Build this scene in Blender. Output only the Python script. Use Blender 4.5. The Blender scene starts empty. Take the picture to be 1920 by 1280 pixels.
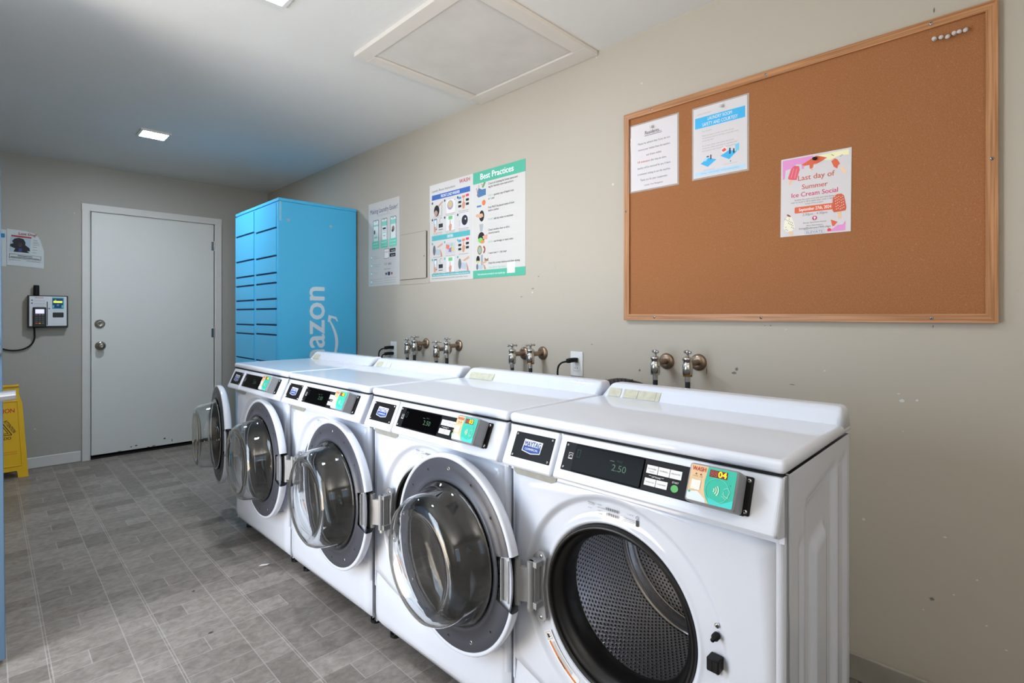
import bpy, bmesh, math, random
from mathutils import Vector, Matrix
random.seed(7)
C = bpy.context.scene.collection
SC = bpy.context.scene
PI = math.pi

# ------------------------------------------------------------ camera
CAM_Z = 1.166
cd = bpy.data.cameras.new('camera'); cam = bpy.data.objects.new('camera', cd); C.objects.link(cam)
cd.sensor_width = 36.0; cd.sensor_fit = 'HORIZONTAL'
cd.lens = 36.0 * 985 / 1920
cd.shift_y = -(640 - 590) / 1920.0
cd.clip_start = 0.02
cam.location = (0, 0, CAM_Z)
cam.rotation_euler = (math.radians(90), 0, math.radians(45))
SC.camera = cam

# ------------------------------------------------------------ colour management
SC.view_settings.view_transform = 'Standard'
SC.view_settings.look = 'None'
SC.view_settings.gamma = 1.0
SC.view_settings.use_curve_mapping = False
SC.view_settings.exposure = 0.08

# ------------------------------------------------------------ world: daylight outside the open door
w = bpy.data.worlds.new('daylight'); SC.world = w; w.use_nodes = True
bg = w.node_tree.nodes['Background']
bg.inputs[0].default_value = (0.62, 0.78, 1.0, 1); bg.inputs[1].default_value = 1.2

def area_light(name, loc, direction, sx, sy, power, color, spread=180):
    d = bpy.data.lights.new(name, 'AREA'); d.shape = 'RECTANGLE'; d.size = sx; d.size_y = sy
    d.energy = power; d.color = color; d.spread = math.radians(spread)
    o = bpy.data.objects.new(name, d); C.objects.link(o); o.location = loc
    o.rotation_euler = Vector(direction).to_track_quat('-Z', 'Y').to_euler()
    return o
# sky light falling in through the open entry door, and the light the sunny ground throws up
area_light('daylight_sky', (-1.93, -1.02, 1.25), (0.15, 1, -0.28), 1.0, 1.5, 38, (0.72, 0.85, 1.0))
area_light('daylight_ground', (-1.93, -1.02, 0.35), (0.2, 1, 0.95), 1.0, 0.9, 30, (1.0, 0.84, 0.66))
# added fill light behind the camera, aimed up to brighten the ceiling
area_light('ceiling_fill_light', (1.62, -0.15, 1.45), (-1, -0.05, 0.85), 1.1, 0.95, 46, (1.0, 0.95, 0.88), 105)

# ------------------------------------------------------------ materials
MATS = {}
def lin(c): return tuple(((v/255.0)/12.92 if v/255.0 <= 0.04045 else ((v/255.0+0.055)/1.055)**2.4) for v in c)
def mat(name, rgb, rough=0.5, metal=0.0, emit=0.0, noise=0.0, nscale=8.0, bump=0.0, bscale=60.0, coat=0.0, spec=0.5, trans=0.0, ior=1.45, alpha=1.0):
    if name in MATS: return MATS[name]
    m = bpy.data.materials.new(name); m.use_nodes = True; nt = m.node_tree
    b = nt.nodes['Principled BSDF']
    c = lin(rgb) + (1.0,)
    b.inputs['Base Color'].default_value = c
    b.inputs['Roughness'].default_value = rough
    b.inputs['Metallic'].default_value = metal
    b.inputs['Coat Weight'].default_value = coat
    b.inputs['Specular IOR Level'].default_value = spec
    b.inputs['Transmission Weight'].default_value = trans
    b.inputs['IOR'].default_value = ior
    b.inputs['Alpha'].default_value = alpha
    if emit:
        b.inputs['Emission Color'].default_value = c; b.inputs['Emission Strength'].default_value = emit
    if noise or bump:
        tc = nt.nodes.new('ShaderNodeTexCoord')
    if noise:
        n = nt.nodes.new('ShaderNodeTexNoise'); n.inputs['Scale'].default_value = nscale; n.inputs['Detail'].default_value = 6
        nt.links.new(tc.outputs['Object'], n.inputs['Vector'])
        mx = nt.nodes.new('ShaderNodeMix'); mx.data_type = 'RGBA'
        mx.inputs[6].default_value = tuple(v*(1-noise) for v in c[:3]) + (1,)
        mx.inputs[7].default_value = tuple(min(1, v*(1+noise)) for v in c[:3]) + (1,)
        nt.links.new(n.outputs['Fac'], mx.inputs[0]); nt.links.new(mx.outputs[2], b.inputs['Base Color'])
    if bump:
        n2 = nt.nodes.new('ShaderNodeTexNoise'); n2.inputs['Scale'].default_value = bscale; n2.inputs['Detail'].default_value = 4
        nt.links.new(tc.outputs['Object'], n2.inputs['Vector'])
        bp = nt.nodes.new('ShaderNodeBump'); bp.inputs['Strength'].default_value = bump; bp.inputs['Distance'].default_value = 0.004
        nt.links.new(n2.outputs['Fac'], bp.inputs['Height']); nt.links.new(bp.outputs['Normal'], b.inputs['Normal'])
    MATS[name] = m
    return m
def ink(rgb):
    return mat('ink_%02x%02x%02x' % tuple(rgb), rgb, 0.6)

class NT:
    """tiny helper for node maths"""
    def __init__(s, nt): s.nt = nt
    def v(s, x, sock):
        if isinstance(x, (int, float)): sock.default_value = x
        else: s.nt.links.new(x, sock)
    def m(s, op, a, b=0.0, c=0.0):
        n = s.nt.nodes.new('ShaderNodeMath'); n.operation = op
        s.v(a, n.inputs[0]); s.v(b, n.inputs[1])
        if op in ('SMOOTH_MIN', 'WRAP', 'MULTIPLY_ADD', 'COMPARE'): s.v(c, n.inputs[2])
        return n.outputs[0]
    def mix(s, f, a, b):
        n = s.nt.nodes.new('ShaderNodeMix'); n.data_type = 'RGBA'; s.v(f, n.inputs[0])
        for x, i in ((a, 6), (b, 7)):
            if isinstance(x, tuple): n.inputs[i].default_value = x + (1,) if len(x) == 3 else x
            else: s.nt.links.new(x, n.inputs[i])
        return n.outputs[2]
    def ss(s, x, lo, hi):
        n = s.nt.nodes.new('ShaderNodeMapRange'); n.interpolation_type = 'SMOOTHSTEP'
        s.v(x, n.inputs[0]); n.inputs[1].default_value = lo; n.inputs[2].default_value = hi
        return n.outputs[0]

def wall_material(name, rgb, scuff=True, bump=0.25, bscale=14):
    m = bpy.data.materials.new(name); m.use_nodes = True; nt = m.node_tree; h = NT(nt)
    b = nt.nodes['Principled BSDF']; b.inputs['Roughness'].default_value = 0.55; b.inputs['Specular IOR Level'].default_value = 0.35
    g = nt.nodes.new('ShaderNodeNewGeometry').outputs['Position']
    n1 = nt.nodes.new('ShaderNodeTexNoise'); n1.inputs['Scale'].default_value = 1.6; n1.inputs['Detail'].default_value = 5; nt.links.new(g, n1.inputs['Vector'])
    c = lin(rgb)
    col = h.mix(n1.outputs['Fac'], tuple(v*0.95 for v in c), tuple(v*1.05 for v in c))
    if scuff:
        n2 = nt.nodes.new('ShaderNodeTexNoise'); n2.inputs['Scale'].default_value = 11; n2.inputs['Detail'].default_value = 8; n2.inputs['Roughness'].default_value = 0.75; n2.inputs['Distortion'].default_value = 1.5
        nt.links.new(g, n2.inputs['Vector'])
        f = h.ss(n2.outputs['Fac'], 0.64, 0.78)
        col = h.mix(h.m('MULTIPLY', f, 0.35), col, tuple(v*0.55 for v in c))
        n4 = nt.nodes.new('ShaderNodeTexVoronoi'); n4.inputs['Scale'].default_value = 6.5; nt.links.new(g, n4.inputs['Vector'])
        f2 = h.m('LESS_THAN', n4.outputs['Distance'], 0.035)
        col = h.mix(h.m('MULTIPLY', f2, 0.5), col, (0.8, 0.79, 0.76))
    nt.links.new(col, b.inputs['Base Color'])
    n3 = nt.nodes.new('ShaderNodeTexNoise'); n3.inputs['Scale'].default_value = bscale; n3.inputs['Detail'].default_value = 7; nt.links.new(g, n3.inputs['Vector'])
    bp = nt.nodes.new('ShaderNodeBump'); bp.inputs['Strength'].default_value = bump; bp.inputs['Distance'].default_value = 0.006
    nt.links.new(n3.outputs['Fac'], bp.inputs['Height']); nt.links.new(bp.outputs['Normal'], b.inputs['Normal'])
    return m

def floor_material():
    m = bpy.data.materials.new('vinyl_tile_floor'); m.use_nodes = True; nt = m.node_tree; h = NT(nt)
    b = nt.nodes['Principled BSDF']
    g = nt.nodes.new('ShaderNodeNewGeometry').outputs['Position']
    sp = nt.nodes.new('ShaderNodeSeparateXYZ'); nt.links.new(g, sp.inputs[0]); X, Y = sp.outputs[0], sp.outputs[1]
    P = 0.305; R = 0.1017
    yy = h.m('DIVIDE', h.m('SUBTRACT', Y, 0.148 - P*20), P)
    col = h.m('FLOOR', yy); fy = h.m('SUBTRACT', yy, col)
    # each column starts its rows a little further along
    xx = h.m('ADD', h.m('DIVIDE', h.m('ADD', X, 30.0), R), h.m('MULTIPLY', col, 1.0))
    row = h.m('FLOOR', xx); fx = h.m('SUBTRACT', xx, row)
    r3 = h.m('FLOORED_MODULO', row, 3.0)
    narrow = h.m('GREATER_THAN', fy, 0.672)
    split = h.m('MULTIPLY', h.m('SUBTRACT', 1.0, narrow), h.m('COMPARE', r3, 1.0, 0.1))
    half = h.m('GREATER_THAN', fy, 0.336)
    isr1 = h.m('COMPARE', r3, 1.0, 0.1)
    # narrow column: rows 1 and 2 make one long tile
    isr2 = h.m('COMPARE', r3, 2.0, 0.1)
    rowN = h.m('SUBTRACT', row, h.m('MULTIPLY', narrow, isr2))
    tid = h.m('ADD', h.m('ADD', h.m('MULTIPLY', col, 17.3), h.m('MULTIPLY', rowN, 3.17)), h.m('ADD', h.m('MULTIPLY', narrow, 0.41), h.m('MULTIPLY', h.m('MULTIPLY', split, half), 0.73)))
    wn = nt.nodes.new('ShaderNodeTexWhiteNoise'); wn.noise_dimensions = '1D'; nt.links.new(tid, wn.inputs['W'])
    # joints (distances in metres)
    def edge(f, a, scale): return h.m('MULTIPLY', h.m('ABSOLUTE', h.m('SUBTRACT', f, a)), scale)
    dbl = h.m('MINIMUM', edge(fy, 0.0, P), edge(fy, 1.0, P))
    j1 = h.m('LESS_THAN', h.m('ABSOLUTE', h.m('SUBTRACT', dbl, 0.004)), 0.0014)
    j2 = h.m('LESS_THAN', edge(fy, 0.672, P), 0.0016)
    dx = h.m('MINIMUM', edge(fx, 0.0, R), edge(fx, 1.0, R))
    # cross joint is hidden inside a merged long tile (between rows 1 and 2 of the narrow column)
    near1 = h.m('GREATER_THAN', fx, 0.5)
    hide = h.m('MULTIPLY', narrow, h.m('ADD', h.m('MULTIPLY', isr1, near1), h.m('MULTIPLY', isr2, h.m('SUBTRACT', 1.0, near1))))
    j3 = h.m('MULTIPLY', h.m('LESS_THAN', dx, 0.0014), h.m('SUBTRACT', 1.0, hide))
    j3 = h.m('MULTIPLY', j3, h.m('GREATER_THAN', wn.outputs['Value'], 0.1))
    j4 = h.m('MULTIPLY', split, h.m('LESS_THAN', edge(fy, 0.336, P), 0.0016))
    J = h.m('MINIMUM', 1.0, h.m('ADD', h.m('ADD', j1, j2), h.m('ADD', j3, j4)))
    n = nt.nodes.new('ShaderNodeTexNoise'); n.inputs['Scale'].default_value = 26; n.inputs['Detail'].default_value = 10; n.inputs['Roughness'].default_value = 0.68; n.inputs['Distortion'].default_value = 0.6
    mp = nt.nodes.new('ShaderNodeMapping'); mp.inputs['Scale'].default_value = (1.5, 1.0, 1); nt.links.new(g, mp.inputs[0]); nt.links.new(mp.outputs[0], n.inputs['Vector'])
    nf = h.ss(n.outputs['Fac'], 0.28, 0.72)
    base = h.mix(nf, lin((122, 115, 108)), lin((158, 150, 142)))
    sh = h.mix(wn.outputs['Value'], lin((206, 204, 202)), lin((255, 255, 255)))
    mm = nt.nodes.new('ShaderNodeMix'); mm.data_type = 'RGBA'; mm.blend_type = 'MULTIPLY'; mm.inputs[0].default_value = 1.0
    nt.links.new(base, mm.inputs[6]); nt.links.new(sh, mm.inputs[7])
    fin = h.mix(h.m('MULTIPLY', J, 0.5), mm.outputs[2], lin((180, 175, 168)))
    nt.links.new(fin, b.inputs['Base Color'])
    b.inputs['Roughness'].default_value = 0.38; b.inputs['Specular IOR Level'].default_value = 0.4
    bp = nt.nodes.new('ShaderNodeBump'); bp.inputs['Strength'].default_value = 0.15; bp.inputs['Distance'].default_value = 0.002
    nt.links.new(n.outputs['Fac'], bp.inputs['Height']); nt.links.new(bp.outputs['Normal'], b.inputs['Normal'])
    return m

def cork_material():
    m = bpy.data.materials.new('cork'); m.use_nodes = True; nt = m.node_tree; h = NT(nt)
    b = nt.nodes['Principled BSDF']; b.inputs['Roughness'].default_value = 0.85
    tc = nt.nodes.new('ShaderNodeTexCoord').outputs['Object']
    n = nt.nodes.new('ShaderNodeTexNoise'); n.inputs['Scale'].default_value = 300; n.inputs['Detail'].default_value = 5; n.inputs['Roughness'].default_value = 0.8; nt.links.new(tc, n.inputs['Vector'])
    v = nt.nodes.new('ShaderNodeTexVoronoi'); v.inputs['Scale'].default_value = 330; nt.links.new(tc, v.inputs['Vector'])
    c = h.mix(h.ss(n.outputs['Fac'], 0.3, 0.7), lin((140, 88, 48)), lin((170, 112, 68)))
    c = h.mix(h.m('MULTIPLY', h.ss(v.outputs['Distance'], 0.75, 0.95), 0.28), c, lin((215, 160, 110)))
    nt.links.new(c, b.inputs['Base Color'])
    bp = nt.nodes.new('ShaderNodeBump'); bp.inputs['Strength'].default_value = 0.4; bp.inputs['Distance'].default_value = 0.001
    nt.links.new(n.outputs['Fac'], bp.inputs['Height']); nt.links.new(bp.outputs['Normal'], b.inputs['Normal'])
    return m

def wood_material(name, along):
    m = bpy.data.materials.new(name); m.use_nodes = True; nt = m.node_tree; h = NT(nt)
    b = nt.nodes['Principled BSDF']; b.inputs['Roughness'].default_value = 0.45
    tc = nt.nodes.new('ShaderNodeTexCoord').outputs['Object']
    mp = nt.nodes.new('ShaderNodeMapping'); mp.inputs['Scale'].default_value = (4, 90, 220) if along == 'x' else (220, 90, 4); nt.links.new(tc, mp.inputs[0])
    n = nt.nodes.new('ShaderNodeTexNoise'); n.inputs['Scale'].default_value = 1.0; n.inputs['Detail'].default_value = 6; nt.links.new(mp.outputs[0], n.inputs['Vector'])
    c = h.mix(h.ss(n.outputs['Fac'], 0.3, 0.7), lin((150, 98, 55)), lin((192, 138, 92)))
    nt.links.new(c, b.inputs['Base Color'])
    return m

def drum_material():
    """stainless sheet with rows of small round perforations, laid out in UV metres"""
    m = bpy.data.materials.new('perforated_stainless_steel'); m.use_nodes = True; nt = m.node_tree; h = NT(nt)
    b = nt.nodes['Principled BSDF']
    uv = nt.nodes.new('ShaderNodeUVMap').outputs[0]
    sp = nt.nodes.new('ShaderNodeSeparateXYZ'); nt.links.new(uv, sp.inputs[0])
    px, py = 0.0125, 0.0108
    def lattice(ox, oy):
        a = h.m('ADD', h.m('DIVIDE', sp.outputs[0], px), ox); c = h.m('ADD', h.m('DIVIDE', sp.outputs[1], py*2), oy)
        fa = h.m('MULTIPLY', h.m('SUBTRACT', h.m('FRACT', a), 0.5), px); fc = h.m('MULTIPLY', h.m('SUBTRACT', h.m('FRACT', c), 0.5), py*2)
        return h.m('SQRT', h.m('ADD', h.m('MULTIPLY', fa, fa), h.m('MULTIPLY', fc, fc)))
    d = h.m('MINIMUM', lattice(0, 0), lattice(0.5, 0.5))
    hole = h.m('SUBTRACT', 1.0, h.ss(d, 0.0024, 0.0032))
    col = h.mix(hole, lin((226, 228, 235)), lin((20, 20, 22)))
    nt.links.new(col, b.inputs['Base Color'])
    nt.links.new(h.m('MULTIPLY', h.m('SUBTRACT', 1.0, hole), 1.0), b.inputs['Metallic'])
    b.inputs['Roughness'].default_value = 0.27
    bp = nt.nodes.new('ShaderNodeBump'); bp.inputs['Strength'].default_value = 0.5; bp.inputs['Distance'].default_value = 0.0015
    nt.links.new(h.ss(d, 0.002, 0.0056), bp.inputs['Height']); nt.links.new(bp.outputs['Normal'], b.inputs['Normal'])
    return m

WHITE = mat('white_enamel', (218, 223, 234), 0.055)
WHITE_P = mat('white_plastic', (217, 222, 233), 0.22)
BLACKP = mat('black_plastic', (24, 24, 26), 0.45, spec=0.2)
GLOSSK = mat('black_glass', (4, 4, 5), 0.12, spec=0.06)
RUBBER = mat('black_rubber', (20, 19, 19), 0.38)
GREYIN = mat('grey_door_plastic', (68, 70, 79), 0.36, bump=0.05, bscale=300)
HINGEM = mat('cast_zinc', (158, 159, 162), 0.38, metal=0.3, noise=0.1, nscale=40)
STEEL = mat('steel', (190, 190, 192), 0.25, metal=1.0)
CHROME = mat('worn_chrome', (200, 198, 194), 0.2, metal=1.0, noise=0.25, nscale=60)
RUSTY = mat('tarnished_chrome', (150, 130, 112), 0.35, metal=0.85, noise=0.5, nscale=45)
BRASS = mat('brass', (150, 112, 60), 0.35, metal=0.9)
HOSE = mat('rubber_hose', (30, 32, 36), 0.5)
PAPER = mat('paper', (238, 236, 234), 0.6)
READERG = mat('reader_grey', (142, 144, 148), 0.4)
BLUEL = mat('locker_blue', (76, 188, 238), 0.42, bump=0.03, bscale=200)
BLUED = mat('locker_gap', (14, 60, 110), 0.6)
DARK = mat('dark_gap', (12, 12, 12), 0.8)
TRIMW = mat('trim_white', (206, 206, 202), 0.45, noise=0.05)
DOORW = mat('door_white', (212, 214, 210), 0.42, noise=0.03, nscale=3)
YELLOW = mat('sign_yellow', (226, 178, 12), 0.45, noise=0.08, nscale=12)
DBLUE = mat('entry_door_blue', (84, 110, 136), 0.45)
LED = mat('led_panel', (235, 243, 255), 0.4, emit=300.0)
def glass_material():
    m = bpy.data.materials.new('clear_glass'); m.use_nodes = True; nt = m.node_tree
    b = nt.nodes['Principled BSDF']; b.inputs['Base Color'].default_value = (0.93, 0.95, 0.96, 1); b.inputs['Roughness'].default_value = 0.015
    b.inputs['Transmission Weight'].default_value = 1.0; b.inputs['IOR'].default_value = 1.48
    return m
GLASS = glass_material()
SLEEVE = mat('clear_sleeve', (215, 212, 208), 0.12, alpha=0.38)
CLEARP = mat('clear_pin', (225, 222, 218), 0.15, alpha=0.75)
DRUM = drum_material()

# ------------------------------------------------------------ mesh builder
class MB:
    def __init__(s): s.v = []; s.f = []; s.mi = []; s.mats = []; s.sm = []; s.uv = {}
    def m(s, mt):
        if mt not in s.mats: s.mats.append(mt)
        return s.mats.index(mt)
    def add(s, vs, fs, mt, M=None, smooth=False):
        o = len(s.v); k = s.m(mt)
        for p in vs:
            p = Vector(p); s.v.append(M @ p if M else p)
        for f in fs: s.f.append([o+i for i in f]); s.mi.append(k); s.sm.append(smooth)
        return o
    def box(s, x0, x1, y0, y1, z0, z1, mt, M=None):
        vs = [(x, y, z) for x in (x0, x1) for y in (y0, y1) for z in (z0, z1)]
        s.add(vs, [(0,1,3,2),(4,6,7,5),(0,4,5,1),(2,3,7,6),(0,2,6,4),(1,5,7,3)], mt, M); return s
    def rbox(s, x0, x1, y0, y1, z0, z1, r, mt, M=None, seg=3):
        """box with every edge rounded"""
        bm = bmesh.new(); bmesh.ops.create_cube(bm, size=1.0)
        for v in bm.verts: v.co = Vector(((x0+x1)/2+v.co.x*(x1-x0), (y0+y1)/2+v.co.y*(y1-y0), (z0+z1)/2+v.co.z*(z1-z0)))
        bmesh.ops.bevel(bm, geom=list(bm.edges), offset=r, segments=seg, affect='EDGES', profile=0.5)
        bm.verts.index_update(); bm.faces.index_update(); o = s.add([v.co.copy() for v in bm.verts], [[v.index for v in f.verts] for f in bm.faces], mt, M, True)
        ar = [f.calc_area() for f in bm.faces]; fl = sorted(range(len(ar)), key=lambda i: -ar[i])[:6]; n0 = len(s.f)-len(bm.faces)
        for i in fl: s.sm[n0+i] = False
        bm.free(); return s
    def prism(s, pts, a, b, mt, axis='y', M=None, smooth=False):
        """2D outline pts extruded between a and b along axis. pts are (x,z) for y, (y,z) for x, (x,y) for z"""
        def P(p, t): return {'y': (p[0], t, p[1]), 'x': (t, p[0], p[1]), 'z': (p[0], p[1], t)}[axis]
        n = len(pts); vs = [P(p, a) for p in pts] + [P(p, b) for p in pts]
        fs = [list(range(n))[::-1], list(range(n, 2*n))]
        s.add(vs, fs, mt, M, False)
        s.add(vs, [(i, (i+1) % n, n+(i+1) % n, n+i) for i in range(n)], mt, M, smooth); return s
    def lathe(s, prof, mt, M=None, seg=48, smooth=True, closed=False):
        """prof: (r, t) pairs; turned about the local y axis, t along y"""
        vs = []; n = len(prof)
        for i in range(seg):
            a = 2*PI*i/seg
            for r, t in prof: vs.append((r*math.cos(a), t, r*math.sin(a)))
        fs = []
        for i in range(seg):
            j = (i+1) % seg
            for k in range(n if closed else n-1):
                l = (k+1) % n
                fs.append((i*n+k, i*n+l, j*n+l, j*n+k))
        s.add(vs, fs, mt, M, smooth); return s
    def cyl(s, p, q, r, mt, seg=20, r2=None, caps=True, smooth=True):
        p, q = Vector(p), Vector(q); d = q-p; M = Matrix.Translation(p) @ d.to_track_quat('Y', 'Z').to_matrix().to_4x4(); L = d.length
        r2 = r if r2 is None else r2
        s.lathe([(r, 0), (r2, L)], mt, M, seg, smooth)
        if caps:
            for rr, t in ((r, 0), (r2, L)):
                s.add([(rr*math.cos(2*PI*i/seg), t, rr*math.sin(2*PI*i/seg)) for i in range(seg)], [list(range(seg))], mt, M)
        return s
    def tube(s, pts, r, mt, seg=12, smooth_path=8):
        P = [Vector(p) for p in pts]
        if smooth_path and len(P) > 2:
            Q = []
            for i in range(len(P)-1):
                p0 = P[max(i-1, 0)]; p1 = P[i]; p2 = P[i+1]; p3 = P[min(i+2, len(P)-1)]
                for k in range(smooth_path):
                    t = k/smooth_path
                    Q.append(0.5*((2*p1)+(-p0+p2)*t+(2*p0-5*p1+4*p2-p3)*t*t+(-p0+3*p1-3*p2+p3)*t**3))
            P = Q+[P[-1]]
        n = len(P); vs = []; up = Vector((0.13, 0.07, 1)).normalized()
        for i, p in enumerate(P):
            t = (P[min(i+1, n-1)]-P[max(i-1, 0)]).normalized()
            a = t.cross(up); a = a.normalized() if a.length > 1e-4 else t.orthogonal().normalized(); b = t.cross(a)
            for k in range(seg):
                an = 2*PI*k/seg; vs.append(p+a*r*math.cos(an)+b*r*math.sin(an))
        fs = [(i*seg+k, i*seg+(k+1) % seg, (i+1)*seg+(k+1) % seg, (i+1)*seg+k) for i in range(n-1) for k in range(seg)]
        s.add(vs, fs, mt, None, True); s.add(vs[:seg], [list(range(seg))], mt); s.add(vs[-seg:], [list(range(seg))], mt); return s
    def build(s, name, parent=None, loc=None, rot=None, bevel=0, bseg=2, recalc=True):
        me = bpy.data.meshes.new(name); me.from_pydata([tuple(v) for v in s.v], [], s.f)
        for mt in s.mats: me.materials.append(mt)
        for p, k, q in zip(me.polygons, s.mi, s.sm): p.material_index = k; p.use_smooth = q
        if recalc:
            bm = bmesh.new(); bm.from_mesh(me); bmesh.ops.recalc_face_normals(bm, faces=bm.faces); bm.to_mesh(me); bm.free()
        o = bpy.data.objects.new(name, me); C.objects.link(o)
        if parent: o.parent = parent
        if loc: o.location = loc
        if rot: o.rotation_euler = rot
        if bevel:
            b = o.modifiers.new('bevel', 'BEVEL'); b.width = bevel; b.segments = bseg; b.limit_method = 'ANGLE'; b.angle_limit = math.radians(40)
            for p in me.polygons: p.use_smooth = True
            b.harden_normals = True
        return o

def tag(o, label=None, cat=None, group=None, kind=None):
    if label: o['label'] = label
    if cat: o['category'] = cat
    if group: o['group'] = group
    if kind: o['kind'] = kind
    return o
def struct(o): o['kind'] = 'structure'; return o
def thing(name, loc=(0,0,0), rot=(0,0,0)):
    o = bpy.data.objects.new(name, None); o.empty_display_size = 0.05; C.objects.link(o); o.location = loc; o.rotation_euler = rot; return o

# ------------------------------------------------------------ printed matter: a flat canvas of shapes and lettering
_TC = {}
def text_mesh(txt, bold=0.0):
    key = (txt, bold)
    if key in _TC: return _TC[key]
    cu = bpy.data.curves.new('lettering', 'FONT'); cu.body = txt; cu.size = 1.0; cu.resolution_u = 3; cu.offset = bold; cu.fill_mode = 'FRONT'
    o = bpy.data.objects.new('lettering', cu); C.objects.link(o)
    dg = bpy.context.evaluated_depsgraph_get(); ev = o.evaluated_get(dg); me = ev.to_mesh()
    vs = [(v.co.x, v.co.y) for v in me.vertices]; fs = [list(p.vertices) for p in me.polygons]
    ev.to_mesh_clear(); bpy.data.objects.remove(o); bpy.data.curves.remove(cu)
    if vs:
        x0 = min(v[0] for v in vs); x1 = max(v[0] for v in vs)
        vs = [(v[0]-x0, v[1]) for v in vs]; w_ = x1-x0
    else: w_ = 0.0
    _TC[key] = (vs, fs, w_); return _TC[key]

class Canvas:
    """w x h metres, drawn in units u x v from the top left; +x right, printed side faces -y"""
    def __init__(s, mb, w, h, U, V, M=None, eps=0.0003, y0=0.0):
        s.mb = mb; s.sx = w/U; s.sy = h/V; s.w = w; s.h = h; s.M = M; s.k = 1; s.eps = eps; s.y0 = y0; s.U = U; s.V = V; s.n = 0
    def P(s, u, v): return (u*s.sx-s.w/2, s.y0-s.eps*(s.k+min(s.n*.004, .9)), s.h/2-v*s.sy)
    def poly(s, pts, c):
        mt = c if not isinstance(c, tuple) else ink(c); s.n += 1
        s.mb.add([s.P(*p) for p in pts], [list(range(len(pts)))], mt, s.M); return s
    def rect(s, x, y, w, h, c): return s.poly([(x, y), (x+w, y), (x+w, y+h), (x, y+h)], c)
    def frame(s, x, y, w, h, t, c):
        s.rect(x, y, w, t, c); s.rect(x, y+h-t, w, t, c); s.rect(x, y, t, h, c); s.rect(x+w-t, y, t, h, c); return s
    def ell(s, x, y, rx, ry, c, n=20, a0=0, a1=2*PI): return s.poly([(x+rx*math.cos(a0+(a1-a0)*i/n), y+ry*math.sin(a0+(a1-a0)*i/n)) for i in range(n)], c)
    def rrect(s, x, y, w, h, r, c):
        pts = []
        for cx, cy, a in ((x+w-r, y+r, -PI/2), (x+w-r, y+h-r, 0), (x+r, y+h-r, PI/2), (x+r, y+r, PI)):
            for i in range(5): pts.append((cx+r*math.cos(a+PI/2*i/4), cy+r*math.sin(a+PI/2*i/4)))
        return s.poly(pts, c)
    def arc(s, x, y, r, t, a0, a1, c, n=12):
        o = [(x+r*math.cos(a0+(a1-a0)*i/n), y+r*math.sin(a0+(a1-a0)*i/n)) for i in range(n+1)]
        q = [(x+(r-t)*math.cos(a0+(a1-a0)*i/n), y+(r-t)*math.sin(a0+(a1-a0)*i/n)) for i in range(n+1)]
        for i in range(n): s.poly([o[i], o[i+1], q[i+1], q[i]], c)
        return s
    def line(s, pts, t, c):
        for (x0, y0), (x1, y1) in zip(pts, pts[1:]):
            L = math.hypot(x1-x0, y1-y0) or 1; nx, ny = -(y1-y0)/L*t/2, (x1-x0)/L*t/2
            s.poly([(x0+nx, y0+ny), (x1+nx, y1+ny), (x1-nx, y1-ny), (x0-nx, y0-ny)], c)
        return s
    def text(s, txt, x, y, size, c, align='l', fit=None, bold=0.0, rot=0.0, shear=0.0):
        """size = height of capitals in v units; y is the baseline"""
        if bold:      # heavier strokes: the same letters printed again a hair to either side
            k0 = s.k; o = bold*size*.8*s.sy/s.sx; cr, sr = math.cos(rot), math.sin(rot)
            for q, (a, b) in enumerate(((-o, 0), (o, 0), (0, -bold*size*.4), (0, bold*size*.4))):
                s.k = k0+.12*(q+1)
                s.text(txt, x+a*cr-b*sr*s.sy/s.sx, y+a*sr*s.sx/s.sy+b*cr, size, c, align, fit, 0.0, rot, shear)
            s.k = k0
        vs, fs, tw = text_mesh(txt, 0.0)
        if not vs: return s
        k = size/0.69; kx = k if fit is None else fit/tw
        if fit is None: kx = k*s.sy/s.sx
        W = tw*kx; ox = {'l': 0, 'c': -W/2, 'r': -W}[align]
        mt = c if not isinstance(c, tuple) else ink(c); ca, sa = math.cos(rot), math.sin(rot); out = []
        for a, b in vs:
            px = ox+a*kx+shear*b*k; py = -b*k
            if rot: px, py = px*ca-py*sa*s.sy/s.sx, px*sa*s.sx/s.sy+py*ca
            out.append(s.P(x+px, y+py))
        s.mb.add(out, fs, mt, s.M); return s
    def up(s): s.k += 1; return s

# ============================================================ THE SETTING
XB, YR, YL, XE, H = -5.39, 1.97, -0.95, 1.60, 2.367
WALLM = wall_material('wall_paint', (183, 175, 161))
WALLB = wall_material('wall_paint_grey', (166, 165, 157))
CEILM = wall_material('ceiling_paint', (216, 216, 213), scuff=False, bump=0.45, bscale=9)
DX0, DX1, DH = -2.42, -1.48, 2.05      # entry opening in the left wall
struct(MB().box(XB-.1, XE+.1, YL-1.2, YR+.1, -.1, 0, floor_material()).build('floor'))
struct(MB().box(XB-.1, XE+.1, YL-.1, YR+.1, H, H+.1, CEILM).build('ceiling'))
struct(MB().box(XB-.1, XE+.1, YR, YR+.1, 0, H, WALLM).build('wall_right'))
DY0, DY1, DZ = 0.592, 1.492, 2.005   # back door opening
struct(MB().box(XB-.1, XB, YL, DY0, 0, H, WALLB).box(XB-.1, XB, DY1, YR, 0, H, WALLB).box(XB-.1, XB, DY0, DY1, DZ, H, WALLB)
       .box(XB-.12, XB-.1, DY0-.05, DY1+.05, 0, DZ+.05, DARK).build('wall_back'))
struct(MB().box(XB-.1, DX0, YL-.1, YL, 0, H, WALLM).box(DX1, XE+.1, YL-.1, YL, 0, H, WALLM).box(DX0, DX1, YL-.1, YL, DH, H, WALLM).build('wall_left'))
WY0, WY1, WZ0, WZ1 = -.75, .45, .92, 1.98     # made-up opening in the unseen end wall, added for the ceiling fill light
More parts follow.
